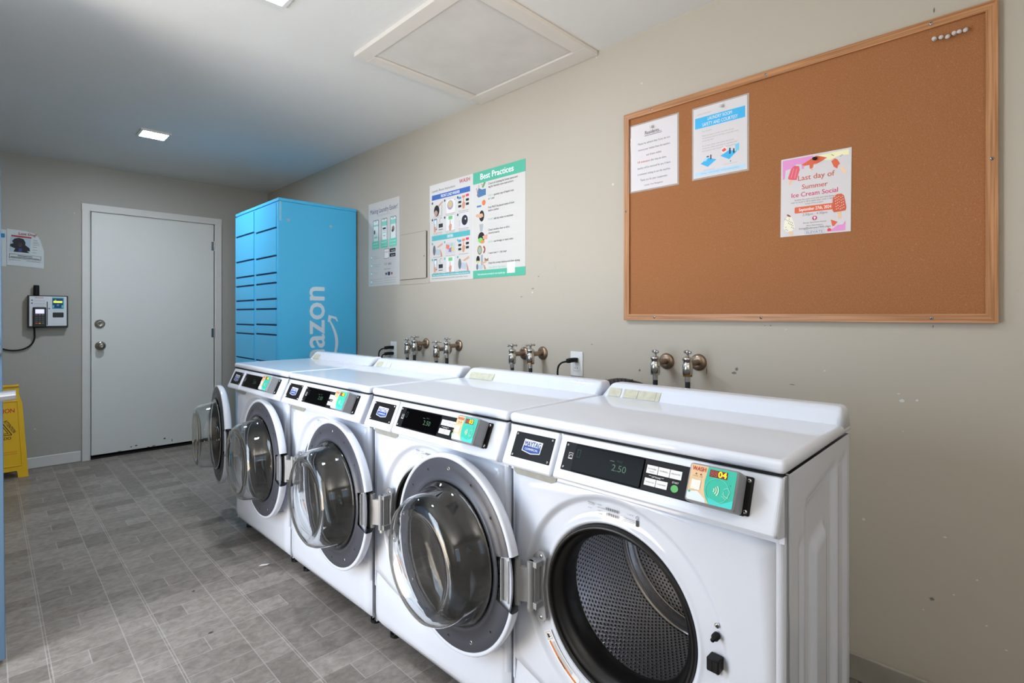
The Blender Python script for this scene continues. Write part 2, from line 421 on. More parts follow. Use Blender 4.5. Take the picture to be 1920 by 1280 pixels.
struct(MB().box(XE, XE+.1, YL, WY0, 0, H, WALLM).box(XE, XE+.1, WY1, YR, 0, H, WALLM).box(XE, XE+.1, WY0, WY1, 0, WZ0, WALLM).box(XE, XE+.1, WY0, WY1, WZ1, H, WALLM).build('wall_end'))
wn = MB()
for a, b, c_, d_ in ((WY0-.05, WY1+.05, WZ0-.05, WZ0), (WY0-.05, WY1+.05, WZ1, WZ1+.05), (WY0-.05, WY0, WZ0, WZ1), (WY1, WY1+.05, WZ0, WZ1)): wn.box(XE-.015, XE, a, b, c_, d_, TRIMW)
struct(wn.build('added_window_1'))  # trim of the made-up opening round the fill light
def baseboard(name, x0, x1, y0, y1, m=TRIMW):
    o = MB().box(x0, x1, y0, y1, 0, .085, m).build(name, bevel=.006); struct(o)
BBR = mat('worn_baseboard', (150, 145, 135), 0.5, noise=0.25, nscale=9)
baseboard('baseboard_right', XB+.01, XE, YR-.012, YR, BBR)
baseboard('baseboard_back', XB, XB+.012, YL, .53)
baseboard('baseboard_corner', XB, XB+.012, 1.555, YR-.012)
# seam line of the old wallboard repair on the back wall
# casing of the back door
cas = MB()
for (a, b) in ((.535, .592), (1.492, 1.549)):
    cas.prism([(XB, a), (XB+.017, a+.002), (XB+.017, b-.012), (XB+.011, b-.004), (XB, b)] if a < 1 else [(XB, b), (XB+.017, b-.002), (XB+.017, a+.012), (XB+.011, a+.004), (XB, a)], 0, 2.055, TRIMW, axis='z')
cas.box(XB, XB+.0175, .535, 1.549, 2.0, 2.055, TRIMW)
struct(cas.build('trim_1'))
struct(MB().box(XB-.09, XB-.002, .585, .592, 0, 2.005, TRIMW).box(XB-.09, XB-.002, 1.492, 1.499, 0, 2.005, TRIMW).box(XB-.1, XB+.004, .592, 1.492, 0, .012, DARK).build('trim_2'))
# ceiling hatch
hx0, hx1, hy0, hy1 = -2.215, -1.415, 1.19, 1.968
HATCHT = mat('hatch_trim', (214, 208, 200), 0.5, noise=0.04)
struct(MB().box(hx0, hx1, hy0, hy0+.066, H-.02, H, HATCHT).box(hx0, hx0+.066, hy0+.066, hy1-.095, H-.02, H, HATCHT).box(hx1-.066, hx1, hy0+.066, hy1-.095, H-.02, H, HATCHT).box(hx0, hx1, hy1-.095, hy1, H-.02, H, HATCHT).build('trim_3', bevel=.002))
HATCHP = mat('hatch_panel', (206, 202, 196), 0.6, noise=0.12, nscale=7)
hp = MB().box(hx0+.071, hx1-.071, hy0+.071, hy1-.1, H-.012, H-.004, HATCHP).build('attic_hatch_panel')
tag(hp, 'scuffed square access panel set in a white frame in the ceiling', 'ceiling hatch')

# back door: slab, knob, deadbolt, hinges
d1 = MB().box(XB-.042, XB-.004, DY0+.004, DY1-.004, .03, DZ-.004, DOORW).build('door_1', bevel=.002); struct(d1)
RUSTM = mat('rust_chips', (96, 74, 60), 0.8)
for (y, z, w_, h_) in ((.86, .042, .012, .016), (.905, .046, .02, .014), (1.10, .05, .014, .022), (1.155, .045, .007, .03), (1.02, .036, .03, .007), (.98, .033, .02, .006), (1.32, .036, .012, .01), (.78, .034, .03, .005)):
    pass
chip = MB()
for (y, z, w_, h_) in ((.86, .055, .012, .010), (.895, .06, .018, .012), (1.10, .085, .018, .014), (1.155, .06, .006, .03), (1.02, .036, .03, .007), (.98, .033, .02, .006), (1.32, .036, .012, .01), (.78, .034, .03, .005)):
    chip.prism([(y-w_/2, z), (y-w_*.2, z-h_/2), (y+w_/2, z-h_*.2), (y+w_*.3, z+h_/2), (y-w_*.3, z+h_*.4)], XB-.004, XB-.0034, RUSTM, axis='x')
chip.build('worn_paint_chips', d1)
KNOBM = mat('dull_nickel', (150, 145, 135), 0.3, metal=0.9, noise=0.15, nscale=70)
R90 = Matrix.Rotation(-PI/2, 4, 'Z')   # local +y -> world +x
def on_x(x, y, z): return Matrix.Translation((x, y, z)) @ R90
MB().lathe([(.0, .0), (.036, 0), (.036, .004), (.03, .009), (.014, .012), (.013, .03), (.024, .037), (.029, .048), (.026, .06), (.012, .065), (.010, .0655), (.0, .063)], KNOBM, on_x(XB-.004, .655, .914), 32).build('door_knob', d1)
MB().lathe([(0, 0), (.035, 0), (.035, .005), (.028, .012), (.022, .022), (.019, .024), (.016, .022), (0, .022)], KNOBM, on_x(XB-.004, .651, 1.092), 32).box(XB+.016, XB+.020, .6495, .6525, 1.085, 1.099, DARK).build('deadbolt', d1)
for z in (1.80, 1.0, .25):
    hb = MB().cyl((XB+.006, 1.4905, z-.045), (XB+.006, 1.4905, z+.045), .006, STEEL, 12)
    hb.box(XB-.003, XB+.002, 1.467, 1.4905, z-.04, z+.04, STEEL).build('hinge', d1, bevel=0)
MB().box(XB-.03, XB+.003, .589, .5935, .89, .96, mat('old_strike', (90, 70, 52), 0.6, metal=0.4)).build('strike_plate', d1)

# entry door standing open at the far left (leaf seen by its edge)
d2 = thing('door_2', (-2.43, -.88, 0), (math.radians(.45), 0, 0)); struct(d2)
MB().box(-.045, 0, 0, .925, .012, 2.03, DBLUE).build('door_leaf', d2, bevel=.002)
LV = mat('satin_silver', (168, 171, 178), 0.3, metal=0.7)
hd = MB().lathe([(0, 0), (.033, 0), (.033, .006), (.028, .01), (0, .01)], LV, Matrix.Translation((0, .84, .894)) @ R90, 28)
hd.cyl((.005, .84, .894), (.05, .84, .894), .011, LV).cyl((.05, .80, .888), (.055, .955, .896), .0155, LV, 24, r2=.0165)
hd.build('door_handle', d2)
MB().lathe([(0, 0), (.034, 0), (.034, .006), (.026, .02), (.022, .021), (.02, .017), (0, .017)], LV, Matrix.Translation((0, .892, 1.04)) @ R90, 28).build('deadbolt', d2)
for z in (.25, 1.05, 1.8): MB().cyl((.004, .0, z-.05), (.004, .0, z+.05), .007, STEEL, 12).build('hinge', d2)
# frame of the entry opening
struct(MB().box(DX0-.06, DX0, YL, YL+.015, 0, DH+.06, TRIMW).box(DX1, DX1+.06, YL, YL+.015, 0, DH+.06, TRIMW).box(DX0, DX1, YL, YL+.015, DH, DH+.06, TRIMW).build('trim_4'))

# recessed LED ceiling lights
def ceiling_light(x, y, label):
    t = thing('ceiling_light', (x, y, H)); tag(t, label, 'ceiling light', 'square ceiling lights')
    fr = MB(); 
    for a, b, c_, d_ in ((-.085, .085, -.085, -.07), (-.085, .085, .07, .085), (-.085, -.07, -.07, .07), (.07, .085, -.07, .07)): fr.box(a, b, c_, d_, -.012, 0, TRIMW)
    fr.build('frame', t)
    MB().box(-.07, .07, -.07, .07, -.010, -.002, LED).build('diffuser', t)
ceiling_light(-4.15, .785, 'small square ceiling light nearer the back door')
ceiling_light(-1.99, .735, 'small square ceiling light cut off by the top edge of the picture')

# ============================================================ WASHING MACHINES
GC = (-.023, .479)           # centre of the drum opening
HGX, HGY, HGZ = -.275, -.045, .487   # hinge axis of the glass door
RD = .276                    # radius of the round door
def seam_z(x): return .185+.065*min(1.0, (abs(x-GC[0])/.31)**1.6)

def smooth01(t): t = max(0.0, min(1.0, t)); return t*t*(3-2*t)
def front_panel():
    mb = MB(); N = 120
    radii = [.1955, .198, .2015, .2045, .207, .210, .213, .218, .232, .240, .247, .250, .253, .256, .259, .262, .265, .268, .271]
    def height(r, a):
        # a: angle, 0 = +x ; recess is deepest at the upper left
        k = .35+.65*(0.5+0.5*math.cos(a-2.4))
        y = 0.016*k*(1-smooth01((r-.250)/.018))
        y += .004*(1-smooth01((r-.209)/.006))*0
        y -= .004*math.exp(-((r-.207)/.005)**2)*(0.4+0.6*k)
        if r < .2015: y += .012*smooth01((.2015-r)/.006)
        return y
    def bound(a):
        ca, sa = math.cos(a), math.sin(a); t = .26
        lo, hi = .271, .6
        def inside(t):
            x = GC[0]+t*ca; z = GC[1]+t*sa
            return -.3285 <= x <= .3285 and seam_z(x) <= z <= .751
        for _ in range(40):
            m_ = (lo+hi)/2
            if inside(m_): lo = m_
            else: hi = m_
        return lo
    rows = []; extra = [.35, .7, 1.0]
    # include the exact corners of the sheet among the spokes
    angs = [2*PI*i/N for i in range(N)]
    for cx, cz in ((-.3285, .751), (.3285, .751), (-.3285, seam_z(-.3285)), (.3285, seam_z(.3285))):
        a = math.atan2(cz-GC[1], cx-GC[0]) % (2*PI)
        k = min(range(N), key=lambda i: abs(angs[i]-a)); angs[k] = a
    vs = []
    for a in angs:
        ca, sa = math.cos(a), math.sin(a); B = bound(a)
        for r in radii: vs.append((GC[0]+r*ca, height(r, a), GC[1]+r*sa))
        for e in extra:
            r = .271+(B-.271)*e; vs.append((GC[0]+r*ca, 0, GC[1]+r*sa))
        vs.append((GC[0]+B*ca, .02, GC[1]+B*sa))
    n = len(radii)+len(extra)+1
    fs = [(i*n+k, i*n+k+1, ((i+1) % N)*n+k+1, ((i+1) % N)*n+k) for i in range(N) for k in range(n-1)]
    mb.add(vs, fs, WHITE, None, True)
    return mb

def cabinet():
    mb = MB()
    D = .50
    # left, back, base, front posts; the right side is an embossed sheet
    mb.box(-.3425, -.3405, .012, D, .05, .873, WHITE).box(-.3425, .3425, D-.003, D, .05, .873, WHITE)
    mb.box(-.34, .34, .03, D, .045, .055, DARK)
    mb.box(-.3425, .3425, .001, .02, .7515, .873, WHITE)
    mb.box(-.341, .341, -.0035, .012, .8738, .8775, DARK)
    for sx in (1, -1):
        ny, nz = 60, 90; vs = []
        def emb(y, z):
            d = 0.0
            # stepped upright ribs that end in slopes, as stamped in the sheet
            def band(y0, y1, ztop, depth, s=.012):
                zt = ztop+(y-y0)*.15
                return depth*smooth01((y-y0)/s)*smooth01((y1-y)/s)*smooth01((zt-z)/.03)
            d -= band(.13, .375, .80, .010)
            d += band(.195, .30, .70, .010)
            d -= band(.395, .47, .83, .006)
            d -= band(.085, .115, .74, .004)
            return d
        for i in range(ny+1):
            for j in range(nz+1):
                y = .012+(D-.012)*i/ny; z = .05+(.873-.05)*j/nz
                vs.append((sx*(.3425+emb(y, z)), y, z))
        fs = [(i*(nz+1)+j, (i+1)*(nz+1)+j, (i+1)*(nz+1)+j+1, i*(nz+1)+j+1) for i in range(ny) for j in range(nz)]
        if sx == 1: mb.add(vs, fs, WHITE, None, True)
    # rounded front corner columns
    for sx in (-1, 1):
        pts = [(sx*.3425, .03)] + [(sx*(.3425-.014+.014*math.cos(a)), .014-.014*math.sin(a)) for a in [PI/2*i/6 for i in range(7)]] + [(sx*(.3425-.0145), .0), (sx*(.3425-.0145), .03)]
        mb.prism(pts if sx > 0 else pts[::-1], .19, .873, WHITE, axis='z', smooth=False)
    return mb

def lower_panel():
    """bulging kick panel; its top edge follows the curved seam under the door"""
    mb = MB(); n = 40; rows = 9; vs = []
    for i in range(n+1):
        x = -.3425+.685*i/n; top = seam_z(x)-.003
        for j in range(rows+1):
            t = j/rows; z = .048+(top-.048)*t
            ed = min(x+.3425, .3425-x)
            y = .004 + .016*(1-smooth01(ed/.022)) + .02*(1-smooth01((z-.048)/.03)) - .006*smooth01((top-z)/.05)
            vs.append((x, y, z))
    fs = [(i*(rows+1)+j, (i+1)*(rows+1)+j, (i+1)*(rows+1)+j+1, i*(rows+1)+j+1) for i in range(n) for j in range(rows)]
    mb.add(vs, fs, WHITE, None, True)
    # returns along the edges
    bot = [vs[i*(rows+1)] for i in range(n+1)]; tp = [vs[i*(rows+1)+rows] for i in range(n+1)]
    for L in (bot, tp):
        vv = L+[(p[0], .05, p[2]) for p in L]
        mb.add(vv, [(i, i+1, len(L)+i+1, len(L)+i) for i in range(len(L)-1)], WHITE)
    for k in (0, n):
        L = vs[k*(rows+1):(k+1)*(rows+1)]; vv = L+[(p[0], .05, p[2]) for p in L]
        mb.add(vv, [(i, i+1, len(L)+i+1, len(L)+i) for i in range(len(L)-1)], WHITE)
    return mb

def lid():
    mb = MB(); x = .346
    # slab with a shallow dished top
    mb.rbox(-x, x, -.005, .503, .8765, .903, .011, WHITE, seg=4)
    # raised ledge along the back: sloped front, slanted ends
    a = [(-x, .415, .893), (x, .415, .893), (x, .503, .893), (-x, .503, .893)]
    b = [(-x+.028, .447, .944), (x-.006, .447, .944), (x-.006, .503, .944), (-x+.028, .503, .944)]
    bm = bmesh.new(); V = [bm.verts.new(p) for p in a+b]
    for f in ((0,1,2,3), (7,6,5,4), (0,4,5,1), (1,5,6,2), (2,6,7,3), (3,7,4,0)): bm.faces.new([V[i] for i in f])
    es = [e for e in bm.edges if not (e.verts[0].co.z < .9 and e.verts[1].co.z < .9)]
    bmesh.ops.bevel(bm, geom=es, offset=.013, segments=5, affect='EDGES', profile=0.5)
    bm.verts.index_update()
    ar = [f.calc_area() for f in bm.faces]; n0 = len(mb.f)
    mb.add([v.co.copy() for v in bm.verts], [[v.index for v in f.verts] for f in bm.faces], WHITE, None, True); bm.free()
    for i in sorted(range(len(ar)), key=lambda i: -ar[i])[:6]: mb.sm[n0+i] = False
    return mb

# slanted console: profile in (y, z)
SL = math.atan2(.0385, .086)
def console_profile():
    return [(.012, .8735), (-.0005, .8735), (-.003, .871), (-.0415, .785), (-.0428, .779), (-.040, .774), (-.032, .771), (-.002, .763), (.012, .763)]
def console_piece(x0, x1, out=0.0, z0=.0):
    mb = MB(); bm = bmesh.new(); P = [(y-out if y < .01 else y, z) for y, z in console_profile()]
    A = [bm.verts.new((x0, y, z)) for y, z in P]; B = [bm.verts.new((x1, y, z)) for y, z in P]; n = len(P)
    bm.faces.new(A[::-1]); bm.faces.new(B)
    for i in range(n): bm.faces.new((A[i], A[(i+1) % n], B[(i+1) % n], B[i]))
    es = [e for e in bm.edges if abs(e.verts[0].co.x-e.verts[1].co.x) < 1e-6 and e.verts[0].co.y < .005 and e.verts[1].co.y < .005]
    bmesh.ops.bevel(bm, geom=es, offset=.008, segments=4, affect='EDGES', profile=0.5)
    bm.verts.index_update()
    mb.add([v.co.copy() for v in bm.verts], [[v.index for v in f.verts] for f in bm.faces], WHITE_P, None, False); bm.free()
    return mb
def face_matrix(x, t):
    """frame on the slanted console face; t = metres down the slope from its top"""
    y = -.003-.0385*t/.0942; z = .871-.086*t/.0942
    return Matrix.Translation((x, y, z)) @ Matrix.Rotation(-SL, 4, 'X')

def screws(mb, M, pts, r=.0032, mt=None):
    for (x, z) in pts:
        mb.lathe([(0, -.0022), (r*.5, -.0022), (r, -.0010), (r, 0)], mt or STEEL, M @ Matrix.Translation((x, 0, z)), 12)
        mb.lathe([(0, -.0024), (r*.38, -.0024)], DARK, M @ Matrix.Translation((x, 0, z)), 6)

def name_plate(parent):
    M = face_matrix(-.2445, .047); mb = MB()
    mb.rbox(-.066, .066, -.002, .001, -.0335, .0335, .0015, BLACKP, M, seg=1)
    screws(mb, M @ Matrix.Translation((0, -.002, 0)), ((-.059, .027), (.059, .027), (-.059, -.027), (.059, -.027)))
    p = mb.build('name_plate', parent); 
    b = MB(); c = Canvas(b, .064, .036, 54, 34, M, y0=-.0024)
    c.poly([(2, 0), (54, 2), (52, 30), (27, 34), (0, 29)], (225, 228, 232)); c.up()
    c.poly([(4, 2), (52, 4), (50, 17), (3, 17)], (208, 212, 220)); c.poly([(3, 16), (51, 17), (50.3, 28.4), (27, 32), (2, 27.4)], (34, 74, 152)); c.up()
    c.text('MAYTAG', 27.5, 16.5, 12, (30, 62, 140), 'c', fit=45, bold=.03); c.text('COMMERCIAL', 27, 25.5, 5, (235, 238, 242), 'c', fit=37, bold=.01)
    b.build('brand_badge', p)
    return p

def control_panel(parent):
    # black strip from x=-.144 to .285 with its displays and keys
    xc = .0705; M = face_matrix(xc, .047); mb = MB(); W = .429
    mb.rbox(-W/2, W/2, -.0022, .001, -.0335, .0335, .0015, BLACKP, M, seg=1)
    screws(mb, M @ Matrix.Translation((0, -.0022, 0)), ((-W/2+.008, .026), (-W/2+.008, -.026), (W/2-.008, .026), (W/2-.008, -.026)))
    c = Canvas(mb, W, .067, 429, 67, M, y0=-.0024)
    c.frame(16, 24, 12, 15, 1.2, (190, 190, 190)); c.line([(18, 34), (22, 28), (26, 31)], 1.4, (190, 190, 190)); c.rect(17, 36, 10, 2.4, (190, 190, 190))
    # key pad outline and keys
    c.frame(217, 6, 98, 57, 1.0, (8, 8, 8)); c.up()
    for i, tx in enumerate(('POWER', 'NORMAL', 'DELICATES')):
        x = 222+i*26.5; c.rect(x, 13, 25.3, 17, (232, 234, 236))
    for i in range(2): c.rect(222+i*26.5, 40, 25.3, 15, (232, 234, 236))
    c.ell(290, 49, 8, 7.4, (92, 176, 104), 24); c.up()
    for i, tx in enumerate(('POWER', 'NORMAL', 'DELICATES')): c.text(tx, 234.6+i*26.5, 22, 3.2, (90, 90, 92), 'c', fit=19)
    c.text('WASH', 234.6, 27.5, 2.8, (120, 120, 120), 'c', fit=12)
    c.text('TEMPERATURE', 234.6, 49, 2.6, (120, 120, 120), 'c', fit=20); c.text('EXTRA RINSE', 261, 49, 2.6, (120, 120, 120), 'c', fit=20)
    c.text('OPTIONS', 247, 37.5, 3.4, (225, 225, 225), 'c', fit=20, bold=.01); c.line([(230, 34.5), (236, 34.5)], .8, (225, 225, 225)); c.line([(258, 34.5), (264, 34.5)], .8, (225, 225, 225))
    c.text('START', 290, 39, 3.6, (225, 225, 225), 'c', fit=14, bold=.02)
    p = mb.build('control_panel', parent)
    d = MB(); d.rbox(-.1815+.0, .0, -.0052, -.001, -.031, .0305, .0012, GLOSSK, M, seg=1)
    DIM = mat('dim_green_segments', (62, 96, 70), 0.5)
    k = Canvas(d, W, .067, 429, 67, M, y0=-.0053)
    k.text('2.50', 176, 43, 14, DIM, 'r', fit=36); k.rect(132, 22, 11, 1.6, DIM); k.frame(41, 14, 9, 18, 1.0, (34, 66, 66))
    k.text('PRICE', 150, 23, 4, (34, 56, 44), 'l', fit=14)
    d.build('display', p)
    return p

def card_reader(parent, number):
    Mr = face_matrix(.236, .045)
    mb = MB()
    mb.rbox(-.058, .058, -.006, .002, -.034, .037, .003, BLACKP, Mr, seg=2)          # backing plate
    screws(mb, Mr @ Matrix.Translation((0, -.006, 0)), ((.051, .029), (.051, -.027)), .0042)
    mb.rbox(-.048, .047, -.046, -.004, -.036, .037, .006, READERG, Mr, seg=3)
    p = mb.build('card_reader', parent)
    f = MB(); c = Canvas(f, .088, .068, 88, 68, Mr @ Matrix.Translation((-.0005, 0, .0005)), y0=-.0462)
    c.rrect(1, 1, 86, 66, 3, (222, 190, 148)); c.up()
    c.poly([(1, 52), (20, 49), (36, 60), (38, 67), (4, 67), (1, 64)], (214, 226, 240))
    c.poly([(34, 1), (85, 1), (87, 3), (87, 65), (85, 67), (44, 67), (36, 56), (32, 44), (31, 28)], (52, 182, 158)); c.up()
    c.poly([(44, 67), (41, 56), (52, 58), (66, 62), (87, 52), (87, 65), (85, 67)], (64, 205, 200)); c.up()
    c.text('WASH', 17, 12, 8, (190, 40, 38), 'c', fit=26, bold=.02)
    c.ell(13, 18, 1.6, 1.6, (120, 70, 50), 8); c.ell(22, 18, 1.6, 1.6, (120, 70, 50), 8)
    c.text('AVAILABLE', 12, 23, 1.8, (120, 90, 60), 'c', fit=10); c.text('IN USE', 23, 23, 1.8, (120, 90, 60), 'c', fit=6)
    c.rect(6, 29, 18, 18, (232, 228, 220)); c.ell(5, 52, 2, 2, (70, 180, 150), 10)
    c.rect(38, 5, 33, 13, (120, 34, 30)); c.up()
    YE = mat('lit_digits', (255, 226, 20), 0.4, emit=1.1); RDIM = (168, 84, 66)
    c.text('88', 46, 16.4, 10, RDIM, 'c', fit=13); c.text(number, 62, 16.4, 10.5, YE, 'c', fit=15, bold=.03)
    P_ = (196, 226, 196)
    for r in (6, 10, 14): c.arc(46, 41, r, 2, -.7, .7, P_)
    c.arc(56, 41, 22, .8, 0, 2*PI, (110, 208, 186), 30)
    c.line([(68, 36), (74, 32), (80, 38), (76, 50), (70, 48), (68, 40)], 1, (140, 216, 196)); c.line([(66, 44), (78, 50)], 1, (140, 216, 196)); c.line([(66, 48), (74, 53)], 1, (140, 216, 196))
    c.ell(79, 27, 1, 1, (20, 120, 100), 8)
    f.build('reader_label', p)
    return p

def glass_door(parent, angle):
    """door in hinge space: closed it reaches along +x, its inner face looks to +y"""
    d = MB(); cx = .256; Mc = Matrix.Translation((cx, 0, 0))
    notch = []
    # white outer shell: shallow dome with a rolled rim (outer face towards -y)
    prof = [(.190, -.008), (.197, -.011), (.215, -.012), (.245, -.009), (.262, -.003), (RD-.002, .006), (RD, .014), (RD, .027), (RD-.003, .031), (RD-.011, .031), (RD-.012, .024), (.2, .018), (.196, .010), (.190, -.008)]
    seg = 96; vs = []; n = len(prof)
    for i in range(seg):
        a = 2*PI*i/seg
        for r, t in prof: vs.append((cx+r*math.cos(a), t, r*math.sin(a)))
    fs = []
    def cut(i, k):     # opening in the rim for the hinge, on the -x side
        a = 2*PI*(i+.5)/seg; z = math.sin(a)*prof[k][0]
        return math.cos(a) < 0 and abs(z) < .064 and prof[k][0] > .235 and k < 10
    for i in range(seg):
        j = (i+1) % seg
        for k in range(n-1):
            if cut(i, k) and cut(i, k+1) and k > 3: continue
            fs.append((i*n+k, i*n+k+1, j*n+k+1, j*n+k))
    d.add(vs, fs, WHITE, None, True)
    door = d.build('door', parent, loc=(HGX, HGY, HGZ), rot=(0, 0, -math.radians(angle)))
    # grey inner ring with a hinge bay cut in it and moulded holes
    g = MB(); Ro, Ri = RD-.012, .198
    seg = 120; vs = []; fs = []; lay = [(Ri, .016), (Ri, .032), (.204, .0345), (.212, .034), (.214, .0312), (.240, .0315), (Ro-.002, .0310), (Ro, .0295), (Ro, .022)]
    n = len(lay)
    def bay(r, a): return math.cos(a) < 0 and abs(r*math.sin(a)) < .062 and r > .213
    for i in range(seg):
        a = 2*PI*i/seg
        for r, t in lay: vs.append((cx+r*math.cos(a), t, r*math.sin(a)))
    for i in range(seg):
        a = 2*PI*(i+.5)/seg; j = (i+1) % seg
        for k in range(n-1):
            rm = max(lay[k][0], lay[k+1][0])
            if bay(rm, a) and k >= 4: continue
            fs.append((i*n+k, i*n+k+1, j*n+k+1, j*n+k))
    g.add(vs, fs, GREYIN, None, True)
    for q in range(14):
        a = 2*PI*(q+.5)/14
        if abs(math.sin(a)) < .25 and math.cos(a) < 0: continue
        rr = .238; M = Matrix.Translation((cx+rr*math.cos(a), .0316, rr*math.sin(a)))
        g.lathe([(.0055, .0), (.0048, .0008), (.0035, .0004), (.0033, -.0001), (0, .0001)], GREYIN if q % 3 else STEEL, M, 12)
        g.lathe([(0, .0009), (.0032, .0009)], DARK, M, 10)
    g.build('inner_ring', door)
    # dark recess behind the glass
    k = MB().lathe([(.1975, .030), (.192, .010), (.186, -.006), (.12, -.010), (0, -.011)], mat('smoked_window', (16, 16, 18), 0.06), Mc, 48)
    k.build('outer_window', door)
    # blown glass bowl reaching into the drum when shut
    o_ = [(.199, .034), (.197, .040), (.189, .046), (.183, .060), (.178, .088), (.173, .114), (.163, .131), (.148, .140), (.134, .138), (.123, .131), (.114, .127), (.06, .126), (0, .126)]
    i_ = [(0, .121), (.06, .121), (.116, .122), (.126, .126), (.136, .132), (.147, .134), (.159, .127), (.168, .112), (.173, .087), (.178, .059), (.185, .043), (.190, .036)]
    b = MB(); b.lathe(o_+i_, GLASS, Mc, 72, True, closed=False)
    # close the rim of the two skins
    seg = 72
    b.add([(cx+.199*math.cos(2*PI*i/seg), .034, .199*math.sin(2*PI*i/seg)) for i in range(seg)]+[(cx+.190*math.cos(2*PI*i/seg), .036, .190*math.sin(2*PI*i/seg)) for i in range(seg)],
          [(i, (i+1) % seg, seg+(i+1) % seg, seg+i) for i in range(seg)], GLASS, None, True)
    bo = b.build('glass_bowl', door, recalc=False)
    bm = bmesh.new(); bm.from_mesh(bo.data); bmesh.ops.remove_doubles(bm, verts=bm.verts, dist=1e-5); bmesh.ops.recalc_face_normals(bm, faces=bm.faces); bm.to_mesh(bo.data); bm.free()
    # hinge leaf in the bay with its knuckle
    h = MB(); h.box(.0, .050, .012, .016, -.062, .062, BLACKP)
    h.box(.008, .034, .016, .022, -.054, .054, HINGEM); h.box(.008, .012, .004, .026, -.054, .054, HINGEM)
    h.box(.031, .035, .016, .030, -.054, .054, HINGEM)
    h.cyl((0, 0, -.058), (0, 0, .058), .0088, HINGEM, 18).box(0, .014, .0, .009, -.052, .052, HINGEM)
    h.box(.038, .047, .014, .028, -.046, -.022, BLACKP); h.box(.038, .047, .014, .028, -.012, .012, BLACKP); h.box(.038, .047, .014, .028, .022, .046, BLACKP)
    h.build('hinge_leaf', door, bevel=.001)
    return door

